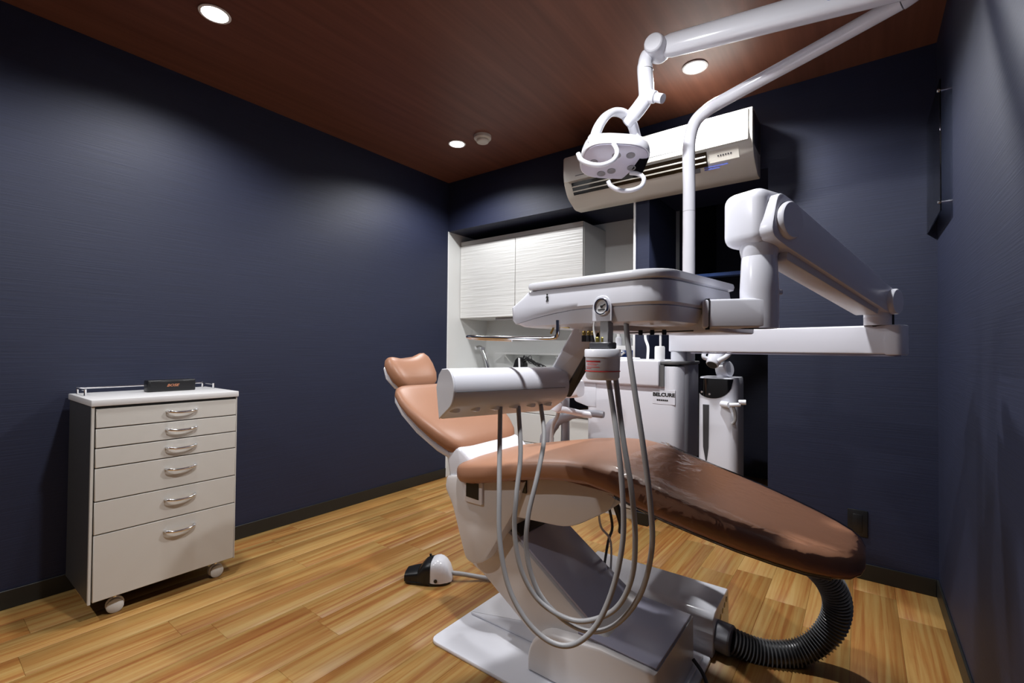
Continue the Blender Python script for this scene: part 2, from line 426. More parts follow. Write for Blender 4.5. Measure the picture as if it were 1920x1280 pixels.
obj('seal', ac_quad(x1 - 0.30, x1 - 0.255, -0.016, 0.004, 0.002, 0.0008), 'cabside', t)
obj('side_cover', box((x1 - 0.006, -0.205, z0 + 0.12), (x1 + 0.004, -0.03, z1 - 0.02), 0.003), 'dgrey', t)

# ================================================================== ACRYLIC PANEL ON RIGHT WALL
t = thing('wall_panel', (W, -0.62, 1.48), 'clear acrylic board on silver standoffs on the right wall', 'wall panel')
xa = W - 0.030
ya_ = PX(1765, 270, x=xa).y; yb_ = PX(1736, 340, x=xa).y; za_ = PX(1765, 395, x=xa).z; zb2 = PX(1765, 145, x=xa).z
obj('board', box((xa - 0.004, ya_, za_), (xa, yb_, zb2), 0.0006, 1), 'acryl', t)
for yy in (ya_ + 0.02, yb_ - 0.02):
    for zz in (za_ + 0.035, zb2 - 0.035):
        obj('standoff', join(bar((xa - 0.008, yy, zz), (W, yy, zz), 0.0045), lathe([(0.007, 0), (0.007, 0.004), (0.0045, 0.006)], (xa - 0.004, yy, zz), (-1, 0, 0), 14)), 'chrome', t)

# wall outlet
t = thing('wall_outlet', (2.69, 0, 0.2), 'black outlet plate low on the end wall', 'outlet')
obj('plate', box((2.652, -0.008, 0.195), (2.728, 0, 0.315), 0.003), 'black', t)
obj('socket', box((2.672, -0.011, 0.215), (2.708, -0.006, 0.295), 0.002), 'black', t)
# ledge in the corridor
t = tag(obj('corridor_ledge', box((PIL1, 0.78, 1.575), (DR, 0.86, 1.60), 0.003), 'litledge'), 'narrow ledge across the dark doorway, its lit blue painted on', 'ledge')

# ================================================================== ALCOVE
t = thing('wall_cabinet', (0.58, 0.32, 1.295), 'white wall cabinet with two rippled doors in the alcove', 'cabinet')
obj('body', box((0.002, 0.166, 1.295), (1.165, AL - 0.002, 1.94), 0.002, 1), 'panelw', t)
obj('door', box((0.004, 0.146, 1.298), (0.577, 0.166, 1.905), 0.002, 1), 'wave', t)
obj('door', box((0.581, 0.146, 1.298), (1.163, 0.166, 1.905), 0.002, 1), 'wave', t)
obj('top_filler', box((0.004, 0.148, 1.907), (1.163, 0.166, 1.94), 0.001, 1), 'panelw', t)
t = tag(obj('under_cabinet_light', box((0.36, 0.18, 1.272), (0.60, 0.23, 1.295), 0.004), 'hose'), 'slim grey light fitting under the wall cabinet', 'light')
# base cabinet with drawers
t = thing('base_cabinet', (0.8, 0.3, 0), 'white base cabinet with drawers under the alcove counter', 'cabinet')
obj('body', box((0.003, 0.06, 0.06), (PIL0 - 0.016, AL - 0.004, 0.80), 0.002, 1), 'panelw', t)
obj('plinth', box((0.003, 0.05, 0.0), (PIL0 - 0.016, AL - 0.004, 0.058)), 'panelw', t)
for (xa_, xb_) in ((0.006, 0.53), (0.534, 1.06), (1.064, 1.588)):
    for (za, zb) in ((0.066, 0.375), (0.379, 0.585), (0.589, 0.795)):
        if xa_ > 1.0 and za > 0.5: continue
        obj('drawer', box((xa_, 0.04, za), (xb_, 0.06, zb), 0.002, 1), 'panelw', t)
t = tag(obj('counter_top', box((0.003, 0.03, 0.80), (PIL0 - 0.016, AL - 0.004, 0.83), 0.004), 'panelw'), 'white counter top in the alcove', 'counter')
t = thing('oven', (1.32, 0.05, 0.6), 'black fronted oven built in under the alcove counter', 'oven')
obj('front_frame', box((1.07, 0.035, 0.592), (1.585, 0.06, 0.795), 0.003), 'panelw', t)
obj('door_glass', box((1.10, 0.026, 0.625), (1.56, 0.036, 0.785), 0.003), 'blackg', t)
obj('handle', bar((1.12, 0.02, 0.612), (1.54, 0.02, 0.612), 0.006), 'black', t)
# shelf
t = thing('wall_shelf', (0.62, 0.45, 1.0), 'narrow white shelf on brackets above the alcove counter', 'shelf')
obj('board', box((0.22, 0.36, 1.0), (1.2, AL, 1.018), 0.001, 1), 'panelw', t)
for bx_ in (0.30, 0.56, 0.80, 1.05):
    obj('bracket', prism([(AL, 1.0), (0.385, 1.0), (0.385, 0.985), (AL, 0.90)], bx_, bx_ + 0.014, A=(0, 1, 0), B=(0, 0, 1), H=(1, 0, 0)), 'panelw', t)
# faucet
fy = 0.36; fx = PX(907, 650, y=fy).x
t = thing('faucet', (fx, fy, 0.83), 'tall chrome faucet at the left end of the alcove counter', 'faucet')
obj('spout', tube(smooth([(fx + 0.07, fy, 0.83), (fx + 0.04, fy - 0.005, 0.93), (fx, fy - 0.01, 1.035), (fx - 0.02, fy - 0.03, 1.06), (fx - 0.03, fy - 0.07, 1.05)], 6), 0.015, 14), 'chrome', t)
obj('cap', lathe([(0.0001, -0.018), (0.016, -0.016), (0.018, 0), (0.016, 0.016), (0.0001, 0.018)], (fx, fy - 0.01, 1.045), (0.6, -1, 0.1), 18), 'grey', t)
obj('base', lathe([(0.026, 0), (0.026, 0.01), (0.014, 0.02)], (fx + 0.07, fy, 0.83), (0, 0, 1), 20), 'chrome', t)
# tangle of cables
t = thing('cable_bundle', (0.62, 0.25, 0.83), 'black device with a tangle of black cables on the counter', 'cables')
obj('device', prism(fillet([(0.50, 0.83), (0.62, 0.83), (0.62, 0.93), (0.575, 0.985), (0.545, 0.96)], 0.01), 0.2, 0.27, bev=0.004), 'black', t)
obj('stripe', prism([(0.585, 0.87), (0.60, 0.87), (0.595, 0.975), (0.58, 0.978)], 0.196, 0.2), 'trim', t)
rc = random.Random(3)
for i in range(9):
    a = Vector((0.60, 0.22 + 0.01 * rc.random(), 0.93 + 0.04 * rc.random()))
    pts = [a]
    for j in range(5):
        pts.append(Vector((0.62 + 0.04 * j + 0.02 * rc.random(), 0.2 + 0.08 * rc.random(), 0.975 - 0.022 * j + 0.04 * (rc.random() - 0.4))))
    pts.append(Vector((0.83 + 0.02 * rc.random(), 0.25, 0.835)))
    obj('cable', tube(smooth(pts, 5), 0.0035, 6), 'black', t)
# small steriliser
t = thing('sterilizer', (1.34, 0.3, 0.83), 'white countertop sterilizer with dark blue door beside the pillar', 'sterilizer')
obj('casing', box((1.12, 0.16, 0.83), (1.56, 0.46, 1.075), 0.008), 'trim', t)
dr_ = obj('door', box((1.14, 0.148, 0.85), (1.54, 0.16, 1.045), 0.004), 'bluedoor', t)
obj('handle', join(bar((1.43, 0.13, 0.99), (1.48, 0.13, 1.03), 0.007), bar((1.435, 0.16, 0.994), (1.435, 0.13, 0.994), 0.005), bar((1.475, 0.16, 1.026), (1.475, 0.13, 1.026), 0.005)), 'trim', dr_)
for i, (bx_, hh) in enumerate(((1.40, 0.05), (1.47, 0.045))):
    b_ = thing('bottle', (bx_, 0.22, 1.075), ('white capped bottle on the left atop the sterilizer', 'white capped bottle on the right atop the sterilizer')[i], 'bottle', 'bottles on the sterilizer')
    obj('body', lathe([(0.02, 0), (0.022, 0.004), (0.022, hh), (0.012, hh + 0.012)], (bx_, 0.22, 1.075)), 'cup', b_)
    obj('cap', lathe([(0.012, hh + 0.01), (0.012, hh + 0.028), (0.0001, hh + 0.03)], (bx_, 0.22, 1.075)), 'trim', b_)

# ================================================================== DRAWER CABINET (left)
cx0, cx1, cy0, cy1 = 0.03, 0.405, -2.262, -1.755      # back/front in x, left/right in y
zb, zt = 0.075, 0.84
t = thing('drawer_cabinet', (0.22, -2.0, 0), 'white six drawer cabinet on casters against the left wall', 'cabinet')
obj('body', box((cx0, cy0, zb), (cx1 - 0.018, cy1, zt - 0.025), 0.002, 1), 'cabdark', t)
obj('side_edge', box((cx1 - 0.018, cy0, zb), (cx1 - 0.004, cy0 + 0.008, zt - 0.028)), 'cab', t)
obj('side_edge', box((cx1 - 0.018, cy1 - 0.004, zb), (cx1 - 0.004, cy1, zt - 0.028)), 'cab', t)
obj('top', box((cx0 - 0.005, cy0 - 0.004, zt - 0.025), (cx1 + 0.004, cy1 + 0.004, zt), 0.003), 'cabtop', t)
# drawer fronts from top to bottom
zs = [0.806, 0.731, 0.656, 0.581, 0.455, 0.330, 0.078]
h_bm = tube(smooth([(0, -0.053, 0), (0.018, -0.048, 0), (0.027, -0.02, -0.004), (0.027, 0.02, -0.004), (0.018, 0.048, 0), (0, 0.053, 0)], 6), 0.0055, 10)
h_proto = None
for a, b in zip(zs, zs[1:]):
    d = obj('drawer', box((cx1 - 0.02, cy0 + 0.012, b + 0.002), (cx1, cy1 - 0.006, a - 0.002), 0.0015, 1), 'cab', t)
    hz = a - 0.032 if a - b < 0.1 else a - 0.045 if a - b < 0.2 else a - 0.05
    ym = (cy0 + cy1) / 2 + 0.035
    if h_proto is None:
        h_proto = obj('handle', h_bm, 'chrome', d); h_proto.location = (cx1, ym, hz)
    else:
        hc = place(h_proto, d, (cx1, ym, hz))
# gallery rail
zr = zt + 0.022
rail = [(cx1 - 0.22, cy0 + 0.02, zr), (cx0 + 0.02, cy0 + 0.02, zr), (cx0 + 0.02, cy1 - 0.02, zr), (cx1 - 0.22, cy1 - 0.02, zr)]
obj('gallery_rail', join(*[bar(a, b, 0.0035, 8) for a, b in zip(rail, rail[1:])]), 'chrome', t)
for q in ((cx0 + 0.02, cy0 + 0.02), (cx0 + 0.02, cy1 - 0.02), (cx1 - 0.22, cy0 + 0.02), (cx1 - 0.22, cy1 - 0.02)):
    obj('rail_post', lathe([(0.005, 0), (0.004, 0.024), (0.0055, 0.026), (0.0001, 0.029)], (*q, zt), (0, 0, 1), 10), 'chrome', t)
for q, ry in (((cx1 - 0.05, cy0 + 0.09), 0.0), ((cx1 - 0.05, cy1 - 0.06), 0.2), ((cx0 + 0.06, cy0 + 0.06), 0.1), ((cx0 + 0.06, cy1 - 0.06), 0.0)):
    ax = Vector((math.cos(-0.15 + ry), math.sin(-0.15 + ry), 0))
    c = obj('caster', lathe([(0.006, 0), (0.006, 0.02)], (*q, 0.056), (0, 0, 1), 12), 'chrome', t)
    for sg in (-1, 1):
        o_ = Vector((*q, 0.027)) + ax * (sg * 0.012)
        obj('wheel', lathe([(0.0001, -0.008), (0.024, -0.008), (0.027, -0.004), (0.027, 0.004), (0.022, 0.008), (0.0001, 0.009)], o_, ax * sg, 22), 'panelw', c)
    obj('hood', lathe([(0.022, -0.004), (0.0295, -0.003), (0.0295, 0.003), (0.022, 0.004)], Vector((*q, 0.031)), ax, 18), 'cream', c)
# speaker with brand lettering
t = thing('speaker', (0.19, -1.96, zt), 'small black bluetooth speaker on top of the drawer cabinet', 'speaker')
sx, sy0, sy1 = 0.20, -2.04, -1.855
ob = obj('body', box((sx - 0.055, sy0, zt), (sx, sy1, zt + 0.052), 0.005), 'black', t)
obj('grille', box((sx - 0.002, sy0 + 0.008, zt + 0.006), (sx + 0.002, sy1 - 0.008, zt + 0.046), 0.001, 1), 'black', t)
obj('brand_lettering', text_bm('BOSE', 0.016, (sx + 0.0022, (sy0 + sy1) / 2, zt + 0.027), (0, 1, 0), (0, 0, 1), 0.0006, 0.35, 1.2, 0.0004), 'copperprint', t)

# ================================================================== DENTAL CHAIR
Y0 = -1.28
t = thing('dental_chair', (1.95, Y0, 0), 'reclined brown leather dental chair on a white base', 'dental chair')
CH = t
# base plate
pl = obj('base_plate', prism(fillet([(1.475, -1.547), (2.30, -1.547), (2.30, -1.03), (1.475, -1.03)], [0.035, 0.02, 0.02, 0.03]), 0.0, 0.014, A=(1, 0, 0), B=(0, 1, 0), H=(0, 0, 1), bev=0.004), 'enamel', t)
obj('raised_cover', prism(fillet([(1.49, -1.345), (2.28, -1.345), (2.28, -1.05), (1.49, -1.05)], [0.004, 0.01, 0.01, 0.02]), 0.014, 0.024, A=(1, 0, 0), B=(0, 1, 0), H=(0, 0, 1), bev=0.005), 'enamel', t)
# pivot housing
hs = []
for k in range(9):
    a = PI - PI / 2 * k / 8
    hs.append((1.955 + 0.11 * math.cos(a), 0.055 + 0.11 * math.sin(a)))
hs = [(1.845, 0.016)] + hs + [(2.10, 0.185), (2.265, 0.178), (2.268, 0.016)]
obj('pivot_housing', prism(hs, -1.47, -1.115, bev=0.012, seg=3), 'cream', t)
obj('housing_cover', prism(fillet([(2.02, 0.1875), (2.262, 0.180), (2.262, 0.187), (2.02, 0.197)], 0.003), -1.455, -1.13, bev=0.004), 'lav', t)
# lifting link
lk = fillet([(1.56, 0.26), (1.62, 0.24), (1.74, 0.165), (1.95, 0.03), (2.12, 0.03), (2.12, 0.19), (2.03, 0.22), (1.76, 0.405), (1.66, 0.45)], [0.02, 0.02, 0.02, 0.0, 0.0, 0.03, 0.03, 0.03, 0.02])
obj('lifting_arm', prism(lk, -1.43, -1.14, bev=0.012), 'cream', t)
O_ = Vector((1.76, 0, 0.405)); dA = (Vector((2.05, 0, 0.207)) - O_).normalized(); dB = Vector((-dA.z, 0, dA.x))
obj('arm_cover', join(prism([(0.0, 0.001), (0.36, 0.001), (0.36, 0.010), (0.0, 0.010)], -1.42, -1.15, O_, dA, dB, (0, 1, 0), 0.004)), 'lav', t)
obj('arm_bellows', prism([(-0.09, -0.03), (0.012, -0.02), (0.012, 0.014), (-0.09, 0.03)], -1.415, -1.155, O_, dA, dB, (0, 1, 0)), 'black', t)
# rear bracket and seat pan
rb = fillet([(1.478, 0.575), (1.471, 0.53), (1.508, 0.478), (1.544, 0.381), (1.576, 0.298), (1.615, 0.287), (1.665, 0.31), (1.755, 0.45), (1.785, 0.50), (1.83, 0.615), (1.60, 0.60)], [0.01, 0.015, 0.03, 0.03, 0.02, 0.02, 0.03, 0.03, 0.02, 0.0, 0.0])
br = obj('rear_bracket', prism(rb, -1.475, -1.09, bev=0.008), 'cream', t)
obj('lock_frame', prism(fillet([(1.575, 0.505), (1.66, 0.505), (1.66, 0.585), (1.575, 0.58)], 0.008), -1.484, -1.474, bev=0.003), 'enamel', br)
obj('lock_recess', prism([(1.588, 0.525), (1.645, 0.522), (1.645, 0.578), (1.588, 0.574)], -1.486, -1.483), 'black', br)
sp = fillet([(1.77, 0.485), (1.99, 0.497), (2.125, 0.583), (2.145, 0.632), (1.92, 0.645), (1.77, 0.605)], [0.012, 0.05, 0.03, 0.0, 0.0, 0.0])
pan = obj('seat_pan', prism(sp, -1.455, -1.11, bev=0.006, seg=2), 'cream', t)
obj('rating_label', box((2.02, -1.112, 0.56), (2.08, -1.108, 0.60)), 'cabside', pan)
obj('pan_slot', prism([(1.80, 0.575), (1.83, 0.575), (1.83, 0.635), (1.80, 0.625)], -1.462, -1.454), 'blackg', pan)
# seat and leg rest cushion
ST = [  # x, z bottom, z top, half width
    (1.532, 0.592, 0.612, 0.150), (1.536, 0.578, 0.628, 0.185), (1.548, 0.565, 0.640, 0.212), (1.575, 0.560, 0.650, 0.230), (1.62, 0.565, 0.660, 0.238),
    (1.70, 0.585, 0.675, 0.242), (1.80, 0.610, 0.695, 0.245), (1.90, 0.632, 0.714, 0.246), (2.00, 0.645, 0.728, 0.246), (2.08, 0.648, 0.732, 0.245),
    (2.15, 0.635, 0.724, 0.243), (2.22, 0.612, 0.704, 0.240), (2.30, 0.592, 0.683, 0.234), (2.38, 0.574, 0.663, 0.226), (2.46, 0.556, 0.643, 0.213),
    (2.54, 0.540, 0.622, 0.193), (2.60, 0.528, 0.607, 0.170), (2.65, 0.521, 0.594, 0.140), (2.685, 0.520, 0.584, 0.108), (2.705, 0.527, 0.574, 0.075), (2.714, 0.538, 0.562, 0.04)]
seat = pillow((0, Y0, 0), (1, 0, 0), (0, 1, 0), (0, 0, 1), [(x, hw, zb_, zt_) for x, zb_, zt_, hw in ST], 0.52, 40)
obj('seat_cushion', seat, 'leather', t, 60)
und = [(x, hw * 0.86, zb_ - 0.008, zb_ + 0.02) for x, zb_, zt_, hw in ST if 2.12 < x < 2.66]
obj('leg_rest_shell', pillow((0, Y0, 0), (1, 0, 0), (0, 1, 0), (0, 0, 1), und, 0.4, 28), 'dgrey', t)
# transparent protective film over the leg rest
rf = random.Random(11)
fs = []
for i in range(len(ST)):
    x, zb_, zt_, hw = ST[i]
    if x < 2.14: continue
    fs.append((x, zb_, zt_, hw))
fine = []
for a, b in zip(fs, fs[1:]):
    n = max(1, int((b[0] - a[0]) / 0.008))
    for k in range(n):
        q = k / n; fine.append(tuple(a[j] + (b[j] - a[j]) * q for j in range(4)))
fine.append(fs[-1])
rings = []
SEG = 72
for i, (x, zb_, zt_, hw) in enumerate(fine):
    ring = []
    for k in range(SEG):
        a = 2 * PI * k / SEG
        tt = sgnpow(math.cos(a), 0.52); vv = sgnpow(math.sin(a), 0.52)
        e_ = 0.004
        side = max(0.0, 1 - abs(vv + 0.2) * 1.6)
        e_ += side * 0.006 * (0.5 + 0.5 * math.sin(x * 190 + 6 * math.sin(x * 43) + vv * 5)) * (0.4 + 0.6 * rf.random() * 0.3)
        near = max(0.0, 1 - (x - 2.15) / 0.10)
        e_ += near * 0.0035 * (1 + math.sin(a * 23 + x * 90) * math.sin(a * 9 - x * 40))
        ring.append(Vector((x, Y0 + (hw + e_) * tt, (zb_ + zt_) / 2 + vv * ((zt_ - zb_) / 2 + e_))))
    rings.append(ring)
obj('protective_film', loft(rings, cap=False), 'film', t, 70, 'clear wrinkled plastic film')
# backrest
B0 = Vector((1.515, Y0, 0.632)); B1 = Vector((1.19, Y0, 0.868)); S_ = (B1 - B0).normalized(); T_ = Vector((0, 1, 0)); N_ = Vector((-S_.z, 0, S_.x)) * -1
LB = (B1 - B0).length
if N_.z < 0: N_ = -N_
bst = []
for q, hw, n0, n1 in [(0, .11, .012, .030), (.02, .145, .004, .045), (.06, .175, -.004, .056), (.14, .202, -.008, .064), (.28, .228, -.008, .066), (.45, .246, -.006, .062), (.62, .254, -.004, .056), (.78, .252, -.002, .050), (.90, .240, 0, .046), (.96, .222, .004, .041), (1.0, .19, .012, .030)]:
    bst.append((q * LB, hw, n0, n1))
obj('backrest', pillow(B0, S_, T_, N_, bst, 0.55, 40, 0.006), 'leather', t, 60)
shl = [(q * LB, hw * 0.98, n0, n1) for q, hw, n0, n1 in [(-.05, .13, -.028, 0), (.03, .17, -.028, 0.004), (.2, .212, -.026, .004), (.45, .242, -.024, .006), (.7, .248, -.022, .006), (.88, .236, -.02, .008), (.97, .215, -.014, .008), (1.0, .19, -.008, .008)]]
obj('back_shell', pillow(B0, S_, T_, N_, shl, 0.45, 32), 'enamel', t, 50)
obj('back_hinge', prism(fillet([(1.455, 0.66), (1.52, 0.688), (1.575, 0.655), (1.60, 0.61), (1.53, 0.56), (1.48, 0.555)], 0.02), -1.46, -1.10, bev=0.014, seg=3), 'enamel', t)
# headrest
H0 = Vector((1.095, Y0, 0.852)); H1 = Vector((0.985, Y0, 0.992)); HS = (H1 - H0).normalized(); HN = Vector((HS.z, 0, -HS.x)); LH = (H1 - H0).length
hst = [(q * LH, hw, n0, n1) for q, hw, n0, n1 in [(0, .06, .008, .026), (.03, .085, -.002, .042), (.12, .105, -.01, .056), (.30, .122, -.014, .064), (.55, .13, -.014, .064), (.75, .128, -.012, .060), (.9, .115, -.006, .052), (.97, .095, .002, .040), (1.0, .07, .01, .026)]]
hb = pillow(H0, HS, T_, HN, hst, 0.66, 36, 0.018)
hr = obj('headrest', hb, 'leather', t, 60)
# top edge dips in the middle (two lobes)
for v in hr.data.vertices:
    q = (v.co - H0).dot(HS) / LH; s_ = (v.co.y - Y0) / 0.13
    v.co += HS * (0.036 * max(0, q) * (s_ * s_ - 0.35) + 0.016 * max(0, q) * s_ )
hsl = [(q * LH, hw, n0, n1) for q, hw, n0, n1 in [(.05, .07, -.026, 0), (.2, .098, -.03, -.006), (.5, .12, -.03, -.006), (.8, .112, -.024, -.004), (.95, .085, -.014, 0)]]
obj('headrest_shell', pillow(H0, HS, T_, HN, hsl, 0.5, 28), 'enamel', hr, 50)
obj('headrest_bar', join(box((-0.035, -0.006, -0.10), (0.035, 0.006, 0.06), 0.003, 1, Matrix.Translation((1.130, Y0, 0.820)) @ Matrix.Rotation(math.radians(90), 4, 'Z') @ Matrix.Rotation(math.radians(-45), 4, 'X'))), 'dgrey', t)
# armrest on the far side
obj('armrest', tube(smooth([(1.62, -1.015, 0.60), (1.625, -1.01, 0.68), (1.66, -1.0, 0.735), (1.73, -0.995, 0.770), (1.82, -0.99, 0.785), (1.875, -0.985, 0.785)], 6), [0.030] * 6 + [0.026] * 6 + [0.021] * 6 + [0.017] * 6 + [0.015] * 6 + [0.013], 14), 'grey', t)
# small things under the pan
obj('drain_hose', tube(smooth([(2.01, -1.17, 0.51), (2.03, -1.16, 0.44), (2.02, -1.14, 0.40)], 5), 0.012, 10), 'dgrey', t)
obj('pan_cable', tube(smooth([(1.99, -1.18, 0.50), (2.00, -1.17, 0.42), (1.97, -1.14, 0.35), (1.93, -1.10, 0.20)], 5), 0.005, 8), 'dgrey', t)
obj('pan_cable', tube(smooth([(1.96, -1.20, 0.50), (1.965, -1.19, 0.42), (1.99, -1.16, 0.36), (1.97, -1.12, 0.20)], 5), 0.004, 8), 'trim', t)
# support rail that carries the spittoon unit
obj('unit_bracket', box((1.84, -1.12, 0.585), (1.99, -0.88, 0.635), 0.01), 'cream', t)

# ================================================================== FLOOR BOX + HOSE + PEDAL
t = thing('floor_box', (2.04, -0.9, 0), 'low white connection box on the floor beside the chair base', 'connection box')
fb = obj('cover', prism(fillet([(-1.015, 0.0), (-1.012, 0.128), (-0.99, 0.143), (-0.80, 0.148), (-0.785, 0.14), (-0.775, 0.0)], [0, .01, .012, .012, .012, 0]), 1.76, 2.30, A=(0, 1, 0), B=(0, 0, 1), H=(1, 0, 0), bev=0.004), 'enamel', t)
for i in range(6):
    yy = -0.965 + i * 0.03
    obj('vent_hole', lathe([(0.0001, 0), (0.012 if i < 2 else 0.0095, 0), (0.012 if i < 2 else 0.0095, 0.0015), (0.0001, 0.0016)], (2.2995, yy, 0.075 + 0.008 * i), (1, 0, 0), 14), 'blackg', t)
obj('hose_socket', lathe([(0.05, -0.005), (0.05, 0.05), (0.046, 0.055), (0.04, 0.055)], (2.297, -0.955, 0.05), (1, -0.12, 0), 24), 'grey', t)
hp = [(2.345, -0.96, 0.05)] + [tuple(P(*q)) for q in ((1410, 1217, 1.585), (1450, 1226, 1.57), (1495, 1223, 1.56), (1535, 1203, 1.55), (1562, 1170, 1.54), (1570, 1130, 1.53), (1556, 1092, 1.52), (1528, 1060, 1.51), (1490, 1030, 1.50))] + [(2.44, -0.95, 0.46), (2.33, -0.87, 0.485), (2.22, -0.81, 0.51), (2.12, -0.78, 0.545)]
hp = smooth(hp, 12)
# resample evenly
acc = [0.0]
for a, b in zip(hp, hp[1:]): acc.append(acc[-1] + (b - a).length)
def along(s):
    for i in range(len(acc) - 1):
        if acc[i + 1] >= s: return hp[i].lerp(hp[i + 1], (s - acc[i]) / max(1e-9, acc[i + 1] - acc[i]))
    return hp[-1]
Lh = acc[-1]; pitch = 0.0120; nr = int(Lh / pitch)
th = thing('corrugated_hose', (2.345, -0.96, 0), 'dark ribbed hose curling up from the connection box under the leg rest', 'hose')
core = [along(Lh * i / 160) for i in range(161)]
obj('tube', tube(core, 0.0375, 20), 'black', th, 60)
pts, rad = [], []
for i in range(nr):
    for q, r_ in ((0.10, 0.0350), (0.16, 0.0415), (0.32, 0.0435), (0.48, 0.0415), (0.54, 0.0350), (0.82, 0.0345)):
        pts.append(along((i + q) * pitch)); rad.append(r_)
rings = obj('ribs', tube(pts, rad, 20, False), 'rib', th, 60); rings['kind'] = 'stuff'

pc = PX(800, 1098, z=0); pd = (PX(848, 1098, z=0) - PX(756, 1094, z=0)); pd.z = 0; pd.normalize(); pq = Vector((-pd.y, pd.x, 0))
t = thing('foot_pedal', tuple(pc), 'black and white foot pedal on the floor left of the chair', 'foot pedal')
o_ = pc + pq * 0.055
top = fillet([(-0.105, 0.012), (-0.105, 0.004), (0.105, 0.004), (0.105, 0.012)], 0.002)
obj('sole', prism(fillet([(-0.108, -0.048), (0.03, -0.063), (0.09, -0.05), (0.105, 0), (0.09, 0.05), (0.03, 0.063), (-0.108, 0.048)], 0.03), 0, 0.012, o_, pd, pq, (0, 0, 1), 0.002), 'blackg', t)
def dome(s0, s1, hts, wid, name, mat):
    rr = []
    for i, (q, h, wd) in enumerate(zip([k / (len(hts) - 1) for k in range(len(hts))], hts, wid)):
        ring = []
        for k in range(18):
            a = PI * k / 17
            ring.append(o_ + pd * (s0 + (s1 - s0) * q) + pq * (wd * sgnpow(math.cos(a), 0.55)) + Vector((0, 0, 0.011 + h * (abs(math.sin(a)) ** 0.45))))
        rr.append(ring)
    return obj(name, loft(rr), mat, t, 50)
dome(0.012, 0.105, [0.085, 0.092, 0.094, 0.09, 0.08, 0.06, 0.02], [0.058, 0.060, 0.060, 0.058, 0.052, 0.044, 0.03], 'cover', 'enamel')
dome(-0.05, 0.014, [0.04, 0.06, 0.078, 0.086, 0.088], [0.05, 0.054, 0.058, 0.060, 0.060], 'hood', 'black')
dome(-0.105, -0.045, [0.034, 0.042, 0.048], [0.044, 0.048, 0.051], 'pedal_plate', 'black')
obj('hood_knob', lathe([(0.005, 0), (0.005, 0.008), (0.007, 0.011), (0.0001, 0.014)], o_ + pd * -0.005 + pq * 0.035 + Vector((0, 0, 0.088)), (-0.2, 0.2, 1), 12), 'black', t)
obj('side_button', lathe([(0.008, 0), (0.008, 0.004), (0.0001, 0.005)], o_ + pd * 0.04 - pq * 0.058 + Vector((0, 0, 0.024)), -pq, 14), 'blackg', t)
obj('cable', tube(smooth([o_ + pd * 0.10 + Vector((0, 0, 0.035)), o_ + pd * 0.16 + Vector((0, 0, 0.03)), o_ + pd * 0.26 + pq * 0.01 + Vector((0, 0, 0.012)), (1.52, -1.02, 0.012), (1.74, -0.97, 0.012), (1.80, -0.93, 0.04)], 6), 0.010, 10), 'hose', t)
tag(obj('power_cable', tube(smooth([(2.27, -1.14, 0.05), (2.305, -1.16, 0.03), (2.33, -1.20, 0.009), (2.34, -1.30, 0.007), (2.37, -1.50, 0.007), (2.45, -1.75, 0.007)], 8), 0.006, 10), 'dgrey'), 'dark grey cable running over the floor from the chair base', 'cable')

# ================================================================== SPITTOON UNIT
UY0, UY1 = -0.90, -0.68
t = thing('spittoon_unit', (1.95, -0.75, 0.6), 'white spittoon unit behind the seat with a lettered front', 'dental unit')
UN = t
bd = fillet([(1.745, UY0 + 0.03), (1.76, UY0), (2.135, UY0), (2.152, UY0 + 0.04), (2.152, UY1), (1.745, UY1)], [0.01, 0.02, 0.03, 0.03, 0.02, 0.02])
body = obj('body', prism(bd, 0.60, 0.985, A=(1, 0, 0), B=(0, 1, 0), H=(0, 0, 1), bev=0.006), 'enamel', t)
obj('side_shell', prism(fillet([(2.13, UY0 + 0.045), (2.163, UY0 + 0.06), (2.163, UY1), (2.09, UY1)], [0.02, 0.03, 0.02, 0]), 0.61, 0.992, A=(1, 0, 0), B=(0, 1, 0), H=(0, 0, 1), bev=0.004), 'grey', t)
obj('top_plate', prism(fillet([(1.96, UY0 - 0.004), (2.135, UY0 - 0.004), (2.168, UY0 + 0.05), (2.168, UY1), (1.96, UY1)], 0.02), 0.992, 1.004, A=(1, 0, 0), B=(0, 1, 0), H=(0, 0, 1), bev=0.003), 'cabside', t)
# basin block on the left, a little proud of the body
bs = obj('basin', prism(fillet([(1.655, UY0 - 0.02), (2.075, UY0 - 0.02), (2.075, UY1), (1.655, UY1)], [0.06, 0.005, 0.02, 0.05]), 0.905, 1.008, A=(1, 0, 0), B=(0, 1, 0), H=(0, 0, 1), bev=0.008, seg=3), 'enamel', t)
obj('bowl', lathe([(0.085, 0.0), (0.098, 0.004), (0.094, 0.008), (0.08, 0.004), (0.045, 0.003), (0.0001, 0.002)], (1.85, -0.80, 1.006), (0, 0, 1), 36), 'enamel', bs)
obj('basin_gap', box((2.076, UY0 - 0.012, 0.905), (2.092, UY0 + 0.01, 0.99)), 'cabside', t)
ov = obj('overhang', prism(fillet([(1.69, 0.885), (1.69, 0.82), (1.76, 0.80), (1.80, 0.80), (1.80, 0.905), (1.70, 0.905)], [0.02, 0.015, 0.01, 0, 0, 0.01]), UY0 - 0.003, UY1, bev=0.006), 'enamel', t)
lab = obj('name_plate', box((2.045, UY0 - 0.0015, 0.836), (2.133, UY0 + 0.004, 0.892), 0.0005, 1), 'enamel', t)
obj('name_lettering', text_bm('BELCURE', 0.019, (2.089, UY0 - 0.0018, 0.873), (1, 0, 0), (0, 0, 1), 0.0005, 0.0, 1.12, 0.0009), 'ink', lab)
obj('sub_lettering', join(*[box((2.062 + i * 0.0075, UY0 - 0.0024, 0.849), (2.068 + i * 0.0075, UY0 - 0.001, 0.855)) for i in range(6)]), 'ink', lab)
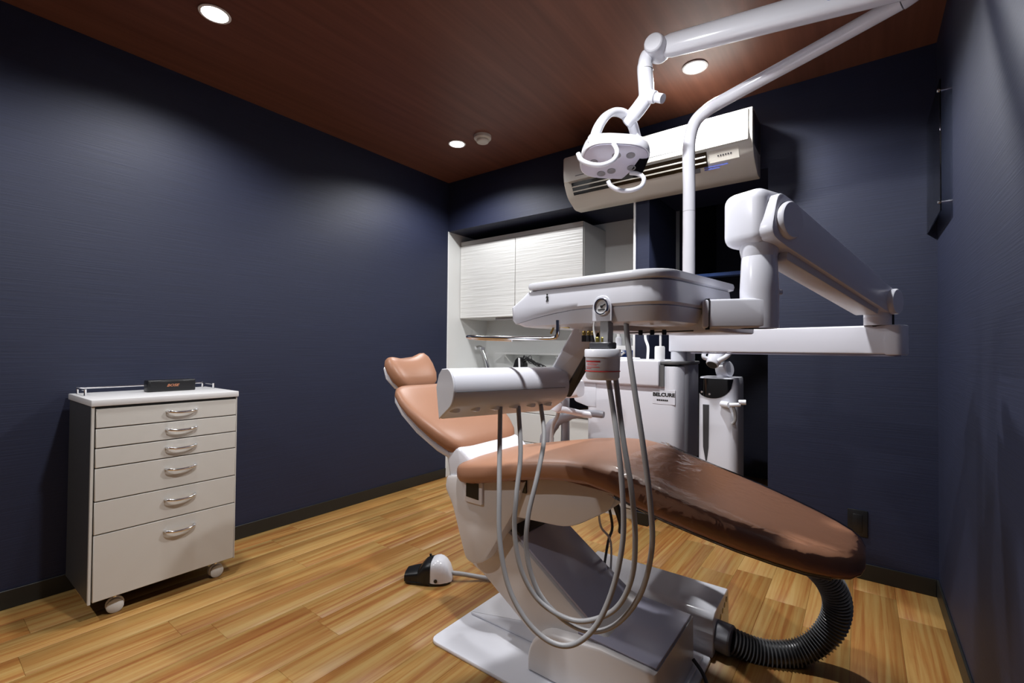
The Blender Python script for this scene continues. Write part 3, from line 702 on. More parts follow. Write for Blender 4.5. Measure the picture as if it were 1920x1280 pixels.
# cup filler
cf_ = P(1237, 650, 1.90)
obj('cup_stand', lathe([(0.020, 0), (0.020, 0.055), (0.017, 0.06), (0.0001, 0.06)], (cf_.x, cf_.y, 1.004), (0, 0, 1), 20), 'trim', t)
obj('filler_rod', bar((cf_.x + 0.003, cf_.y, 1.06), (cf_.x + 0.003, cf_.y, 1.13), 0.0045), 'trim', t)
obj('filler_head', box((cf_.x - 0.018, cf_.y - 0.02, 1.12), (cf_.x + 0.03, cf_.y + 0.02, 1.148), 0.006), 'trim', t)
obj('filler_pipe', tube(smooth([(1.955, -0.72, 1.004), (1.957, -0.72, 1.06), (1.945, -0.72, 1.10), (1.945, -0.72, 1.16)], 6), 0.006, 10), 'trim', t)
# assistant holder to the left
hd = P(1066, 727, 1.86)
as_ = obj('assistant_head', pillow((hd.x, hd.y, hd.z), (1, 0, 0), (0, 1, 0), (0, 0, 1), [(-.05, .02, -.02, .02), (-.045, .035, -.034, .034), (0.0, .042, -.04, .040), (.04, .04, -.036, .038), (.055, .03, -.03, .03)], 0.45, 24), 'enamel', t)
obj('assistant_arm', tube(smooth([P(1044, 768, 1.84), P(1058, 768, 1.85), P(1085, 774, 1.87), P(1108, 778, 1.90)], 5), 0.013, 12), 'enamel', t)
obj('arm_joint', lathe([(0.0001, -0.02), (0.018, -0.018), (0.022, 0), (0.018, 0.018), (0.0001, 0.02)], P(1043, 762, 1.84), (0.2, 0.3, 1), 16), 'white', t)
obj('suction_hose', tube(smooth([P(1046, 742, 1.86), P(1049, 760, 1.86), P(1045, 780, 1.88), P(1036, 800, 1.9), P(1033, 840, 1.9)], 6), 0.008, 10), 'hose', t)
obj('holder_post', bar(P(1060, 742, 1.98), P(1060, 850, 1.98), 0.018), 'grey', t)

# ================================================================== DELIVERY UNIT (arms, table, holder, hoses)
POST = PX(1272, 640, y=-0.79); POST = Vector((POST.x, POST.y, 1.0))
t = thing('delivery_unit', (POST.x, POST.y, 1.004), 'white instrument table on jointed arms in the foreground', 'dental unit')
DU = t
AZ = 1.084
pA = Vector((POST.x - 0.03, POST.y + 0.008, AZ)); pB = P(1693, 634, 1.30); pB.z = 1.072
ud = (pB - pA); ud.z = 0; La = ud.length; ud.normalize(); un = Vector((-ud.y, ud.x, 0))
obj('post', bar((POST.x, POST.y, 1.0), (POST.x, POST.y, 1.16), 0.029, 24), 'white', t)
harm = obj('horizontal_arm', prism(fillet([(0, -0.030), (La, -0.038), (La, 0.038), (0, 0.030)], [0.02, 0.03, 0.03, 0.02]), -0.040, 0.042, Vector((pA.x, pA.y, 1.082)), ud, un, (0, 0, 1), 0.005, 3), 'white', t)
obj('end_cap', prism(fillet([(La - 0.03, -0.0395), (La + 0.006, -0.0395), (La + 0.006, 0.0395), (La - 0.03, 0.0395)], [0.0, 0.03, 0.03, 0.0]), -0.042, 0.043, Vector((pA.x, pA.y, 1.082)), ud, un, (0, 0, 1), 0.004, 3), 'white', harm)
obj('arm_underlay', prism(fillet([(0.1, -0.024), (La - 0.01, -0.030), (La - 0.01, 0.030), (0.1, 0.024)], 0.01), -0.046, -0.041, Vector((pA.x, pA.y, 1.082)), ud, un, (0, 0, 1)), 'lav', harm)
J = P(1646, 590, 1.325)
obj('swivel_stub', lathe([(0.033, 0), (0.033, 0.022), (0.0335, 0.023), (0.033, 0.024), (0.033, 0.045), (0.030, 0.048), (0.020, 0.05), (0.020, 0.075)], (J.x, J.y, 1.124), (0, 0, 1), 26), 'white', t)
Jt = Vector((J.x, J.y, 1.19))
K = P(1444, 560, 1.06313)                  # arm head, 0.09 m wide
Kt = Kd = Vector((K.x, K.y, 1.34288))
# balanced arm
ax = (Jt - Kt); axl = ax.length; ax.normalize()
side = Vector((ax.y, -ax.x, 0)).normalized()            # horizontal, toward the camera side or away
if side.dot(CAM - Kt) < 0: side = -side
upv = side.cross(ax).normalized()
if upv.z < 0: upv = -upv
ba = fillet([(-0.040, -0.054), (-0.040, 0.054), (0.02, 0.056), (axl + 0.02, 0.038), (axl + 0.042, 0.0), (axl + 0.02, -0.034), (axl * 0.9, -0.038), (0.03, -0.056)], [.03, .03, .01, .02, .02, .02, .01, .01])
arm = obj('balance_arm', prism(ba, -0.030, 0.034, Kt, ax, upv, side, 0.006), 'white', t)
obj('arm_lower_cover', prism(fillet([(0.05, -0.075), (axl * 0.93, -0.052), (axl * 0.93, -0.02), (0.05, -0.03)], 0.008), -0.034, 0.022, Kt, ax, upv, side, 0.004), 'cream', arm)
obj('pivot_disc', lathe([(0.042, 0), (0.042, 0.010), (0.039, 0.014), (0.0001, 0.015)], Kt + side * 0.033 + ax * 0.010, side, 36), 'white', arm)
obj('pivot_disc', lathe([(0.036, 0), (0.036, 0.010), (0.033, 0.014), (0.0001, 0.015)], Kt + side * 0.033 + ax * (axl + 0.004), side, 32), 'white', arm)
obj('end_fork', box((-0.025, -0.006, -0.05), (0.025, 0.006, 0.02), 0.003, 1, Matrix.Translation(Jt - Vector((0, 0, 0.02)) + side * 0.012)), 'black', arm)
# head housing round the column
sidea = math.atan2(side.y, side.x)
MX_ = Matrix.Translation(Kd + Vector((0, 0, 0.0105)) - side * 0.02625) @ Matrix.Rotation(sidea, 4, 'Z')
hh = obj('arm_head', box((-0.06563, -0.0525, -0.063), (0.03938, 0.0525, 0.0665), 0.02625, 5, MX_), 'white', t)
Cc = Vector((K.x, K.y, 0)) - Vector((side.x, side.y, 0)) * 0.02625
obj('column', lathe([(0.04113, 0), (0.04113, 0.0875), (0.03762, 0.16625), (0.03719, 0.16712), (0.0385, 0.17062), (0.04025, 0.21)], (Cc.x, Cc.y, 1.1005), (0, 0, 1), 32), 'white', t)
obj('neck_ball', lathe([(0.035, -0.04375), (0.04113, -0.0175), (0.04288, 0.0), (0.04113, 0.0175), (0.035, 0.035)], (Cc.x, Cc.y, 1.29913), (0, 0, 1), 32), 'white', t)
obj('column_screw', bar(Cc + Vector((0.02625, 0.00875, 1.18538)), Cc + CR * 0.05075 + Vector((0, 0, 1.18538)), 0.00613), 'white', t)
# table: local axes u (right along the near edge), v (away), up
ta = math.radians(-9.3); tu = Vector((math.cos(ta), math.sin(ta), 0)); tv = Vector((-math.sin(ta), math.cos(ta), 0))
NR = P(1243, 602, 0.98); TO = Vector((NR.x, NR.y, 0))
TZ0, TZ1 = 1.10925, 1.2125
Wt, Dt = 0.46375, 0.4025
def tp(u, v, z): return TO + tu * u + tv * v + Vector((0, 0, z))
# body: side outline seen from the front (left end is wedge shaped), extruded in depth
def table_ring(inset, z, lshift, sw=0.0):
    o = fillet([(-Wt + lshift + inset, inset), (-Wt * 0.80, inset), (-Wt * 0.66, inset), (-Wt * 0.5, inset), (-inset, inset), (-inset, Dt - inset), (-Wt * 0.6, Dt - inset), (-Wt + lshift + inset, Dt - inset)], [0.02625, 0.0175, 0.0175, 0.0175, 0.07438, 0.0525, 0.0175, 0.02625], 6)
    out = []
    for a, b in o:
        q = max(0.0, min(1.0, (-a - 0.21) / (Wt - 0.2275)))
        out.append(tp(a, b, z - sw * q ** 1.6))
    return out
rg = [table_ring(0.03063, TZ0 - 0.0035, 0.02188), table_ring(0.01225, TZ0 + 0.0035, 0.01312, 0.0035), table_ring(0.00525, TZ0 + 0.02625, 0.00525, 0.01925), table_ring(0.0035, TZ0 + 0.03675, 0.00263, 0.02975), table_ring(0.00656, TZ0 + 0.03815, 0.0, 0.03063), table_ring(0.0035, TZ0 + 0.03955, -0.00263, 0.0315), table_ring(0.0, TZ0 + 0.0455, -0.007, 0.02625), table_ring(0.0, TZ0 + 0.05425, -0.0105, 0.0), table_ring(0.00175, TZ0 + 0.07875, 0.02625), table_ring(0.0035, TZ1 - 0.0105, 0.04813), table_ring(0.00875, TZ1 - 0.007, 0.0525)]
tb = obj('table_body', loft(rg), 'white', t, 30)
tr_o = fillet([(-Wt + 0.06563, 0.00175), (-0.00175, 0.00175), (-0.00175, Dt), (-Wt + 0.06563, Dt)], [0.0175, 0.07875, 0.04375, 0.0175], 7)
trr = []
for ins, z in ((0.00525, TZ1 - 0.007), (-0.0035, TZ1 - 0.0035), (-0.00525, TZ1 + 0.00525), (-0.0035, TZ1 + 0.01225), (0.0035, TZ1 + 0.01488), (0.0105, TZ1 + 0.014), (0.0175, TZ1 + 0.00875)):
    o = fillet([(-Wt + 0.06563 + ins, 0.00175 + ins), (-0.00175 - ins, 0.00175 + ins), (-0.00175 - ins, Dt - ins), (-Wt + 0.06563 + ins, Dt - ins)], [0.0175, 0.07875, 0.04375, 0.0175], 7)
    trr.append([tp(a, b, z) for a, b in o])
obj('tray', loft(trr), 'enamel', t, 40)
# rear lower box of the table
obj('table_rear_box', join(prism(fillet([(-0.175, 0.1925), (0.04375, 0.1925), (0.04375, Dt + 0.0175), (-0.175, Dt + 0.0175)], 0.02625), 1.09175, 1.13725, TO, tu, tv, (0, 0, 1), 0.00525)), 'white', t)
# bracket to the column
bk = [(0.0, 0.16625), (0.0, 0.24063)]
bA = tp(-0.00875, 0.20563, 0); bd_ = (Cc - bA); bl = bd_.length; bd_.normalize(); bn = Vector((-bd_.y, bd_.x, 0))
obj('table_bracket', prism(fillet([(0.0, -0.03938), (bl + 0.0175, -0.042), (bl + 0.04375, 0), (bl + 0.0175, 0.042), (0, 0.03938)], [0.007, 0.02625, 0.035, 0.02625, 0.007], 6), 1.1005, 1.16787, bA, bd_, bn, (0, 0, 1), 0.00525, 3), 'white', t)
obj('bracket_gasket', prism([(0.007, -0.035), (0.01575, -0.04113), (0.01575, 0.04113), (0.007, 0.035)], 1.097, 1.16963, bA, bd_, bn, (0, 0, 1)), 'black', t)
# gauge, pictogram
gO = tp(-0.15312, 0.0, TZ0 + 0.03938)
gz = obj('gauge', lathe([(0.021, -0.00525), (0.021, 0.00525), (0.01925, 0.00788), (0.01663, 0.00788), (0.01663, 0.0035)], gO, -tv, 30, False), 'chrome', t)
obj('gauge_dial', lathe([(0.00009, 0.0035), (0.01663, 0.0035), (0.01663, 0.00481), (0.00009, 0.00507)], gO, -tv, 30), 'cabtop', gz)
obj('gauge_needle', join(bar(gO - tv * 0.00569 + Vector((0, 0, 0)), gO - tv * 0.00569 + tu * 0.0105 + Vector((0, 0, 0.00525)), 0.00122, 6), lathe([(0.00009, 0.00438), (0.0035, 0.00438), (0.00306, 0.007), (0.00009, 0.00744)], gO, -tv, 10), box((-0.00962, -0.00044, -0.00875), (0.00962, 0.00044, -0.00613), 0, 1, Matrix.Translation(gO - tv * 0.00543) @ Matrix.Rotation(ta, 4, 'Z'))), 'ink', gz)
obj('gauge_recess', prism(fillet([(-0.182, TZ0 + 0.00525), (-0.12775, TZ0 + 0.00525), (-0.12775, TZ0 + 0.04375), (-0.14, TZ0 + 0.06475), (-0.16975, TZ0 + 0.06475), (-0.182, TZ0 + 0.04375)], [0.0, 0.0, 0.0175, 0.0175, 0.0175, 0.0175], 5), -0.00131, 0.0035, TO, tu, (0, 0, 1), tv, 0.00088, 1), 'white', t)
pm = tp(-0.32812, -0.00044, TZ0 + 0.07263)
def pk(a, b): return pm + tu * a + Vector((0, 0, b))
obj('pictogram', join(lathe([(0.00009, 0), (0.0028, 0), (0.0028, 0.00052), (0.00009, 0.00061)], pk(0, 0.00831) , -tv, 14),
    prism([(-0.00263, 0.00525), (0.00263, 0.00525), (0.00481, -0.00088), (0.00367, -0.00122), (0.0021, 0.00219), (0.00193, -0.00263), (0.00394, -0.0105), (0.00228, -0.0105), (0.0, -0.00394), (-0.00245, -0.0105), (-0.00402, -0.0105), (-0.00193, -0.00263), (-0.0021, 0.00219), (-0.00367, -0.00122), (-0.00481, -0.00088)], -0.00052, 0.00017, pm, tu, (0, 0, 1), tv)), 'ink', t)
# chrome handle under the left end
obj('handle', tube(smooth([P(1046, 600, 1.16375), P(1046, 618, 1.16375), P(1044, 629, 1.16812), P(1034, 634, 1.17687), P(985, 634, 1.225), P(930, 633, 1.28625), P(890, 631, 1.33875), P(877, 631, 1.37375), P(882, 633, 1.4), P(905, 635, 1.4), P(960, 637, 1.365)], 6), 0.00507, 12), 'chrome', t)
# under-table fittings
obj('underside', prism(fillet([(-0.2625, 0.0525), (-0.13125, 0.0525), (-0.13125, Dt - 0.035), (-0.2625, Dt - 0.035)], 0.02625), TZ0 - 0.01575, TZ0, TO, tu, tv, (0, 0, 1), 0.0035), 'cream', t)
for i, (u_, v_) in enumerate(((-0.24063, 0.04375), (-0.22575, 0.04375), (-0.21263, 0.04375), (-0.19425, 0.0525))):
    c_ = tp(u_, v_, 0)
    kn = obj('connector', lathe([(0.0035, -0.014), (0.00525, -0.0175), (0.00525, -0.02275), (0.0035, -0.02625)], Vector((c_.x, c_.y, TZ0)), (0, 0, 1), 12), 'brass', t)
    obj('connector_plug', lathe([(0.0063, -0.02625), (0.0063, -0.042), (0.00009, -0.042)], Vector((c_.x, c_.y, TZ0)), (0, 0, 1), 12), 'dgrey', kn)
c_ = tp(-0.35, 0.04375, TZ0)
obj('toggle', join(bar(c_, c_ + tu * 0.06125 + Vector((0, 0, -0.00525)), 0.00175, 8), bar(c_ + tu * 0.00875, c_ + tu * -0.0035 + Vector((0, 0, -0.01925)), 0.00306, 8)), 'brass', t)
for i, u_ in enumerate((-0.105, -0.07438, -0.04375)):
    obj('clip_knob', lathe([(0.00481, -0.02625), (0.00569, -0.021), (0.00481, -0.014)], tp(u_, 0.0875, TZ0), (0, 0, 1), 12), 'black', t)
obj('clip_rod', bar(tp(-0.14, 0.0875, TZ0 - 0.02013), tp(0.0175, 0.105, TZ0 - 0.0175), 0.00158, 8), 'dgrey', t)
# instrument holder (half round box) and its link
hA = P(838, 735, 1.19); hB = P(1046, 727, 1.38687)
hdv = (hB - hA); hL = hdv.length; hdv.z = 0; hdv.normalize(); hnv = Vector((hdv.y, -hdv.x, 0))
if hnv.dot(CAM - hA) < 0: hnv = -hnv
hOz = Vector((hA.x, hA.y, 0.94475))
prof = []
for k in range(13):                      # rounded outer face toward the camera
    a = math.radians(80 - 145 * k / 12); prof.append((0.0105 + 0.0455 * math.cos(a), 0.0 + 0.0525 * math.sin(a)))
prof += [(-0.0315, -0.08225), (-0.05075, 0.0), (-0.035, 0.035), (-0.0175, 0.049)]
ho = obj('instrument_holder', prism(prof, -0.00438, hL, hOz, hnv, (0, 0, 1), hdv, 0.00525, 2), 'white', t)
obj('holder_end', prism([(a * 1.0, b * 1.0) for a, b in prof], -0.00788, -0.0035, hOz, hnv, (0, 0, 1), hdv, 0.00175, 1), 'enamel', ho)
obj('holder_seam', prism([(0.05469, -0.00656), (0.0567, -0.00656), (0.0567, -0.00543), (0.05469, -0.00543)], 0.0, hL - 0.0175, hOz, hnv, (0, 0, 1), hdv), 'cabside', ho)
for i in range(6):
    q_ = hOz + hdv * (0.0175 + i * (hL - 0.0525) / 5.2) + hnv * 0.007 + Vector((0, 0, -0.0525))
    obj('holder_cup', lathe([(0.01663, 0.0175), (0.01663, -0.0035), (0.01312, -0.00613), (0.00009, -0.00613)], q_, hnv * 0.35 + Vector((0, 0, 1)), 20), 'enamel', ho)
lA = P(1113, 612, 1.3125); lB = P(1046, 728, 1.38687)
ld = (lB - lA); ll = ld.length; ld.normalize(); ls = CF.cross(ld).normalized(); lf = ld.cross(ls).normalized()
obj('holder_link', join(prism(fillet([(-0.00875, -0.0455), (ll, -0.0455), (ll, 0.02275), (-0.00875, 0.02275)], 0.00875), -0.01575, 0.01575, lA, ld, ls * (1 if ls.x < 0 else -1) * -1, lf, 0.00438)), 'white', t)
obj('link_cover', join(prism(fillet([(-0.00875, 0.01575), (ll + 0.0105, 0.01575), (ll + 0.0, 0.04375), (0.02625, 0.04375)], 0.007), -0.01925, 0.01225, lA, ld, ls * (1 if ls.x < 0 else -1) * -1, lf, 0.0035)), 'dgrey', t)
obj('link_collar', lathe([(0.03938, 0), (0.03938, 0.0175), (0.03675, 0.02625), (0.03675, 0.03938)], lA + Vector((-0.00438, 0, -0.0175)), (0, 0, 1), 24), 'cream', t)
# filter cup hanging below the table
cc = P(1130, 680, 1.1025)
cupo = obj('filter_cup', lathe([(0.00009, -0.03938), (0.035, -0.03938), (0.03938, -0.03325), (0.04069, 0.01225), (0.04069, 0.01575)], cc, (0, 0, 1), 36), 'cup', t)
obj('cup_lid', lathe([(0.04288, 0.014), (0.04288, 0.02975), (0.04113, 0.03238), (0.00009, 0.03325)], cc, (0, 0, 1), 36), 'enamel', cupo)
def wrap(zc, hgt, a0, a1, lift=0.00052, r=0.04051):
    base = math.atan2((CAM - cc).y, (CAM - cc).x); n = 14; rr = []
    for k in range(n + 1):
        a = base + math.radians(a0 + (a1 - a0) * k / n); dv = Vector((math.cos(a), math.sin(a), 0))
        rr.append([cc + dv * (r + lift) + Vector((0, 0, zc - hgt / 2)), cc + dv * (r + lift) + Vector((0, 0, zc + hgt / 2))])
    return loft(rr, False, False)
obj('cup_band', wrap(-0.01881, 0.00245, -88, 88, 0.0007), 'red', cupo)
obj('cup_lettering', join(wrap(0.00394, 0.0035, -62, -8), wrap(-0.00175, 0.00105, -62, -14), wrap(-0.00438, 0.00105, -62, -20), wrap(-0.00919, 0.00122, -66, -10), wrap(-0.01269, 0.00122, -66, -40), wrap(0.00394, 0.00438, -70, -66)), 'red', cupo)
obj('cup_top', box((-0.028, -0.0175, 0.03325), (0.028, 0.0175, 0.049), 0.00263, 1, Matrix.Translation(cc) @ Matrix.Rotation(ta, 4, 'Z')), 'dgrey', cupo)
for dx in (-0.0105, 0.00525):
    obj('cup_connector', lathe([(0.00525, 0.04813), (0.00525, 0.0595), (0.0035, 0.06125)], cc + tu * dx - tv * 0.007, (0, 0, 1), 8), 'gold', cupo)
obj('cup_bracket', box((-0.00175, -0.0105, 0.035), (0.02275, 0.0105, 0.11375), 0.00175, 1, Matrix.Translation(cc) @ Matrix.Rotation(ta, 4, 'Z')), 'hose', cupo)
obj('cup_wire', tube(smooth([cc + tu * -0.0175 + Vector((0, 0, 0.04375)), cc + tu * -0.02625 + Vector((0, 0, 0.07875)), cc + tu * -0.02275 + Vector((0, 0, 0.105))], 5), 0.00263, 8), 'trim', cupo)
# instrument hoses
def px_path(lst): return smooth([P(*q) for q in lst], 7)
obj('instrument_hose', tube(px_path([(938, 762, 1.26), (937, 830, 1.2425), (936, 920, 1.19), (937, 1010, 1.155), (952, 1095, 1.12875), (985, 1160, 1.1025), (1030, 1202, 1.08063), (1075, 1208, 1.0675), (1118, 1172, 1.05438), (1150, 1100, 1.05), (1168, 1010, 1.04563), (1167, 920, 1.04563), (1157, 820, 1.05875), (1140, 706, 1.09813)]), 0.0063, 12), 'hose', t)
obj('instrument_hose', tube(px_path([(972, 762, 1.295), (976, 850, 1.2425), (968, 930, 1.20312), (965, 1000, 1.19), (978, 1070, 1.17687), (1010, 1125, 1.16375), (1060, 1158, 1.14187), (1105, 1163, 1.12437), (1155, 1140, 1.1025), (1184, 1085, 1.08063), (1191, 1010, 1.06313), (1184, 920, 1.05438), (1168, 820, 1.0675), (1154, 706, 1.1025)]), 0.0063, 12), 'hose', t)
obj('instrument_hose', tube(px_path([(1014, 758, 1.33875), (1020, 820, 1.2775), (1008, 890, 1.22063), (990, 970, 1.19437), (988, 1040, 1.18562), (1010, 1110, 1.1725), (1055, 1160, 1.155), (1105, 1183, 1.1375), (1155, 1170, 1.11562), (1200, 1115, 1.085), (1222, 1030, 1.05438), (1219, 940, 1.03687), (1205, 830, 1.03687), (1188, 720, 1.05), (1177, 640, 1.0675), (1174, 600, 1.07625)]), 0.0063, 12), 'hose', t)

# ================================================================== OPERATING LIGHT
PB = PX(1291, 640, y=-0.745)
t = thing('operating_light', (PB.x, PB.y, 1.0), 'white dental operating light on a bent pole above the chair', 'dental light')
bend = [(PB.x, PB.y, 1.0), (PB.x, PB.y, 1.5), (PB.x, PB.y, 1.72), P(1291, 300, 1.905), P(1293, 262, 1.90), P(1304, 228, 1.88), P(1328, 205, 1.85), P(1362, 185, 1.82), P(1440, 142, 1.73), P(1560, 76, 1.57), P(1690, 3, 1.42)]
tip = P(1765, -52, 1.36)
obj('pole', tube(smooth(bend[:3], 1) + smooth(bend[3:], 6) , 0.0245, 22), 'enamel', t, 50)
obj('pole_seam', lathe([(0.0247, 0), (0.0249, 0.0005), (0.0247, 0.001)], (PB.x, PB.y, 1.62), (0, 0, 1), 28), 'cabside', t)
obj('pole_tip', tube([P(1690, 3, 1.42), P(1705, -7, 1.405), tip], [0.0265, 0.0265, 0.028], 22), 'enamel', t)
obj('pole_hub', lathe([(0.028, -0.025), (0.032, -0.02), (0.032, 0.05), (0.028, 0.055)], tip, (0, 0, 1), 28), 'enamel', t)
# spring arm
A0 = P(1240, 90, 1.74); A1 = P(1620, -12, 1.40); A2 = tip + Vector((0, 0, 0.03))
sa = (A1 - A0).normalized(); ss = sa.cross(Vector((0, 0, 1))).normalized(); su = ss.cross(sa).normalized()
rr = []
for q, hh_, ww in ((0.02, 0.034, 0.028), (0.06, 0.039, 0.031), (0.3, 0.040, 0.032), (0.7, 0.042, 0.033), (1.05, 0.044, 0.034), (1.2, 0.044, 0.034)):
    c_ = A0.lerp(A1, q); ring = []
    for k in range(28):
        a = 2 * PI * k / 28
        s_ = sgnpow(math.cos(a), 0.7); v_ = sgnpow(math.sin(a), 0.75)
        g = 1.0 - 0.10 * math.exp(-((v_ + 0.15) / 0.12) ** 2)     # groove along the side
        ring.append(c_ + ss * (ww * s_ * g) + su * (hh_ * v_))
    rr.append(ring)
ar = obj('spring_arm', loft(rr), 'enamel', t, 50)
obj('arm_marker', lathe([(0.0001, 0), (0.012, 0), (0.012, 0.002), (0.0001, 0.0022)], A0.lerp(A1, 0.86) + ss * (0.0325 if ss.dot(CAM - A0) > 0 else -0.0325), ss * (1 if ss.dot(CAM - A0) > 0 else -1), 18), 'bluetape', ar)
kn = P(1232, 92, 1.74); sv = ss if ss.dot(CAM - kn) > 0 else -ss
obj('arm_knuckle', join(lathe([(0.0001, -0.045), (0.034, -0.043), (0.040, -0.03), (0.040, 0.03), (0.034, 0.043), (0.0001, 0.046)], kn, sv, 28)), 'enamel', t)
obj('knuckle_cap', lathe([(0.034, 0.042), (0.034, 0.048), (0.030, 0.052), (0.0001, 0.053)], kn, sv, 26), 'enamel', t)
ey = P(1216, 188, 1.75)
obj('drop_link', tube(smooth([P(1228, 88, 1.75), P(1214, 104, 1.75), P(1209, 125, 1.75), P(1211, 160, 1.75), P(1211, 182, 1.75), P(1200, 200, 1.755), P(1184, 220, 1.77), P(1172, 233, 1.785)], 6), [0.022] * 6 + [0.026] * 6 + [0.028] * 24 + [0.024] * 6 + [0.012], 22), 'enamel', t, 50)
obj('link_seam', lathe([(0.0285, 0), (0.0287, 0.0006), (0.0285, 0.0012)], P(1210, 133, 1.75), (0, 0, 1), 28), 'cabside', t)
obj('tilt_knob', tube([P(1212, 180, 1.74), P(1228, 182, 1.72), P(1230, 182.5, 1.72), P(1243, 185, 1.70)], [0.026, 0.022, 0.017, 0.017], 20), 'enamel', t, 30)
# yoke
hc_ = P(1151, 301, 1.73)
ya = P(1112, 262, 1.68); yb = P(1192, 262, 1.80)
yk = smooth([P(1114, 262, 1.67), P(1122, 238, 1.68), P(1136, 218, 1.71), P(1152, 210, 1.74), P(1170, 214, 1.77), P(1184, 230, 1.80), P(1192, 256, 1.82), P(1194, 270, 1.82)], 6)
rr = []
FR = frames(yk)
yax = (yk[-1] - yk[0]).normalized(); ymid = yk[len(yk) // 2] - (yk[0] + yk[-1]) / 2; yn = yax.cross(ymid).normalized()
for p, (tt, n_, b_) in zip(yk, FR):
    o1 = yn; o2 = tt.cross(o1).normalized()
    ring = []
    for k in range(16):
        a = 2 * PI * k / 16
        ring.append(p + o1 * (0.019 * sgnpow(math.cos(a), 0.6)) + o2 * (0.014 * sgnpow(math.sin(a), 0.6)))
    rr.append(ring)
obj('yoke', loft(rr), 'enamel', t, 50)
obj('yoke_pivot', join(lathe([(0.020, -0.022), (0.022, -0.018), (0.022, 0.018), (0.020, 0.022), (0.0001, 0.023)], P(1113, 262, 1.67), (CAM - P(1113, 262, 1.67)), 24)), 'enamel', t)
# lamp head: thick shell, flat lower face tilted toward the viewer's left
hn = (Vector((0, 0, -1)) * 0.93 + (CAM - hc_).normalized() * 0.30 ); hn.normalize()
hu = (CR - hn * CR.dot(hn)).normalized(); hv = hn.cross(hu).normalized()
def oval(sc_, off, ex=0.62, a=0.124, b=0.105):
    return [hc_ + hu * (a * sc_ * sgnpow(math.cos(2 * PI * k / 40), ex)) + hv * (b * sc_ * sgnpow(math.sin(2 * PI * k / 40), ex)) + hn * off for k in range(40)]
lh = obj('lamp_head', loft([oval(0.55, -0.056), oval(0.80, -0.051), oval(0.95, -0.038), oval(1.0, -0.018), oval(1.0, 0.0), oval(0.97, 0.006)]), 'enamel', t, 50)
obj('lamp_face', loft([oval(0.955, 0.004), oval(0.93, 0.009), oval(0.80, 0.012)]), 'face', lh, 40)
obj('black_insert', prism([(0.086, -0.035), (0.119, -0.035), (0.119, 0.072), (0.050, 0.094), (0.070, 0.045)], 0.004, 0.0128, hc_, hu, hv * (-1 if hv.dot(CF) < 0 else 1), hn), 'blackg', lh)
for du, dv in ((-0.075, 0.0), (0.0, -0.045), (0.0, 0.045), (0.07, -0.02), (-0.035, -0.065), (0.05, 0.05)):
    l_ = obj('led_lens', lathe([(0.016, 0), (0.016, 0.002), (0.013, 0.002), (0.011, 0.0005), (0.0001, 0.0003)], hc_ + hu * du + hv * dv + hn * 0.0118, hn, 20), 'grey', lh)
def c_handle(pts, r=0.0085):
    return tube(smooth(pts, 6), r, 14)
obj('grip_handle', c_handle([P(1132, 262, 1.655), P(1148, 268, 1.64), P(1157, 284, 1.625), P(1150, 300, 1.61), P(1130, 309, 1.60), P(1108, 308, 1.60), P(1090, 300, 1.61), P(1084, 288, 1.62)]), 'enamel', lh)
obj('grip_handle', c_handle([P(1182, 324, 1.74), P(1196, 326, 1.72), P(1207, 334, 1.71), P(1203, 348, 1.70), P(1186, 356, 1.69), P(1164, 357, 1.69), P(1146, 349, 1.69), P(1140, 339, 1.69)], 0.008), 'enamel', lh)

# ================================================================== SUCTION TOWER IN THE DOORWAY
sx_, sy_ = 2.085, 0.18
t = thing('suction_tower', (sx_, sy_, 0), 'slim white extraoral suction tower standing in the dark doorway', 'suction unit')
SCX = PX(1343, 760, y=0.08)
tc_ = Vector((SCX.x, 0.18, 0))
hw_ = 0.105
top_z = PX(1349, 708, y=0.08).z
sec = fillet([(-hw_, -0.10), (hw_, -0.10), (hw_, 0.12), (-hw_, 0.12)], [0.055, 0.055, 0.03, 0.03], 6)
def tr(sc_, z, dy=0): return [tc_ + Vector((a * sc_, b * sc_ + dy, z)) for a, b in sec]
bo = obj('body', loft([tr(0.96, 0.03), tr(1.0, 0.06), tr(1.0, 0.5), tr(0.99, top_z - 0.05), tr(0.97, top_z - 0.012), tr(0.94, top_z)]), 'white', t, 40)
obj('plinth', loft([tr(0.9, 0.0), tr(0.9, 0.035)]), 'dgrey', t)
# black half-round control panel: wraps the front of the body near the top
cz = []
nn_ = 18
fr_ = [(a, b) for a, b in sec]
def front_y(x):
    r_ = 0.055
    if abs(x) < hw_ - r_: return -0.10
    q = (abs(x) - (hw_ - r_)) / r_
    return -0.10 + r_ * (1 - math.sqrt(max(0, 1 - q * q))) * 0.62
rr = []
for k in range(nn_ + 1):
    x = -hw_ * 0.97 + hw_ * 1.80 * k / nn_
    q = (k / nn_ - 0.42) / 0.58
    zl = top_z - 0.012 - 0.105 * math.sqrt(max(0.0, 1 - min(1, abs(q)) ** 2.2))
    y_ = front_y(x) * 1.0 - 0.0035
    rr.append([tc_ + Vector((x, y_, zl)), tc_ + Vector((x, y_, top_z - 0.006))])
obj('control_panel', loft(rr, False, False), 'blackg', bo)
for i, (x, z) in enumerate(((-0.078, -0.085), (-0.035, -0.095))):
    obj('button', lathe([(0.006, 0), (0.006, 0.003), (0.0001, 0.0035)], tc_ + Vector((x, front_y(x) - 0.003, top_z + z)), (0, -1, 0), 12), 'chrome', bo)
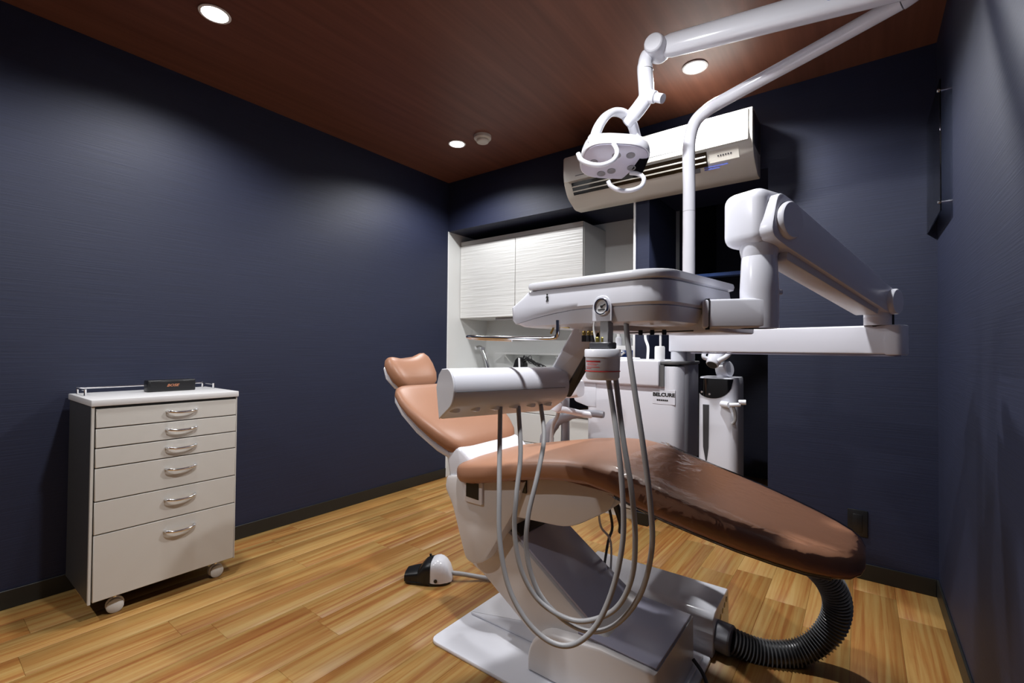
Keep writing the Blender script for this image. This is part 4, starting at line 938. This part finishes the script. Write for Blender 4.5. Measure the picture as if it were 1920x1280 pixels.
obj('level_window', prism([(-0.072, 0.74), (-0.038, 0.74), (-0.040, 0.50), (-0.050, 0.42), (-0.056, 0.42), (-0.070, 0.50)], -0.104, -0.100, tc_, (1, 0, 0), (0, 0, 1), (0, 1, 0), 0.001, 1), 'dgrey', bo)
obj('handle', join(bar(tc_ + Vector((0.03, -0.102, top_z - 0.145)), tc_ + Vector((0.075, -0.13, top_z - 0.145)), 0.017), bar(tc_ + Vector((0.075, -0.13, top_z - 0.145)), tc_ + Vector((0.13, -0.12, top_z - 0.14)), 0.011), bar(tc_ + Vector((0.12, -0.12, top_z - 0.128)), tc_ + Vector((0.155, -0.115, top_z - 0.126)), 0.014)), 'enamel', bo)
obj('hook', tube(smooth([tc_ + Vector((0.09, -0.118, top_z - 0.15)), tc_ + Vector((0.10, -0.112, top_z - 0.19)), tc_ + Vector((0.098, -0.108, top_z - 0.23)), tc_ + Vector((0.085, -0.106, top_z - 0.25))], 5), 0.009, 10), 'hose', bo)
# neck and nozzle
nk = tc_ + Vector((0.015, -0.02, 0))
ne = obj('neck', join(lathe([(0.045, -0.03), (0.045, 0.03), (0.04, 0.034)], nk + Vector((0.01, 0, top_z + 0.045)), (0.9, -0.3, 0.1), 24), lathe([(0.032, 0), (0.032, 0.05)], nk + Vector((0, 0, top_z - 0.002)), (0, 0, 1), 24)), 'white', t)
n0_ = PX(1335, 684, y=0.02); n1_ = PX(1352, 645, y=0.12)
nd = (n1_ - n0_).normalized()
nz = obj('nozzle', lathe([(0.030, 0), (0.034, 0.005), (0.040, 0.05), (0.048, 0.11), (0.046, 0.14), (0.0001, 0.142)], n0_, nd, 26), 'white', t)
obj('nozzle_mouth', lathe([(0.0001, -0.0015), (0.027, -0.0015), (0.027, 0.002)], n0_, nd, 24), 'dgrey', nz)
obj('nozzle_ring', tube(smooth([n0_ + nd * 0.03 + Vector((0.03, -0.02, 0)), n0_ + Vector((0.085, 0, 0.06)), n0_ + Vector((0.10, 0.05, 0.13))], 5), 0.013, 12), 'white', nz)
obj('nozzle_ring', tube(smooth([n0_ + nd * 0.03 + Vector((-0.03, -0.01, 0.01)), n0_ + Vector((-0.045, 0, 0.05)), n0_ + Vector((-0.03, 0.04, 0.12))], 5), 0.012, 12), 'white', nz)
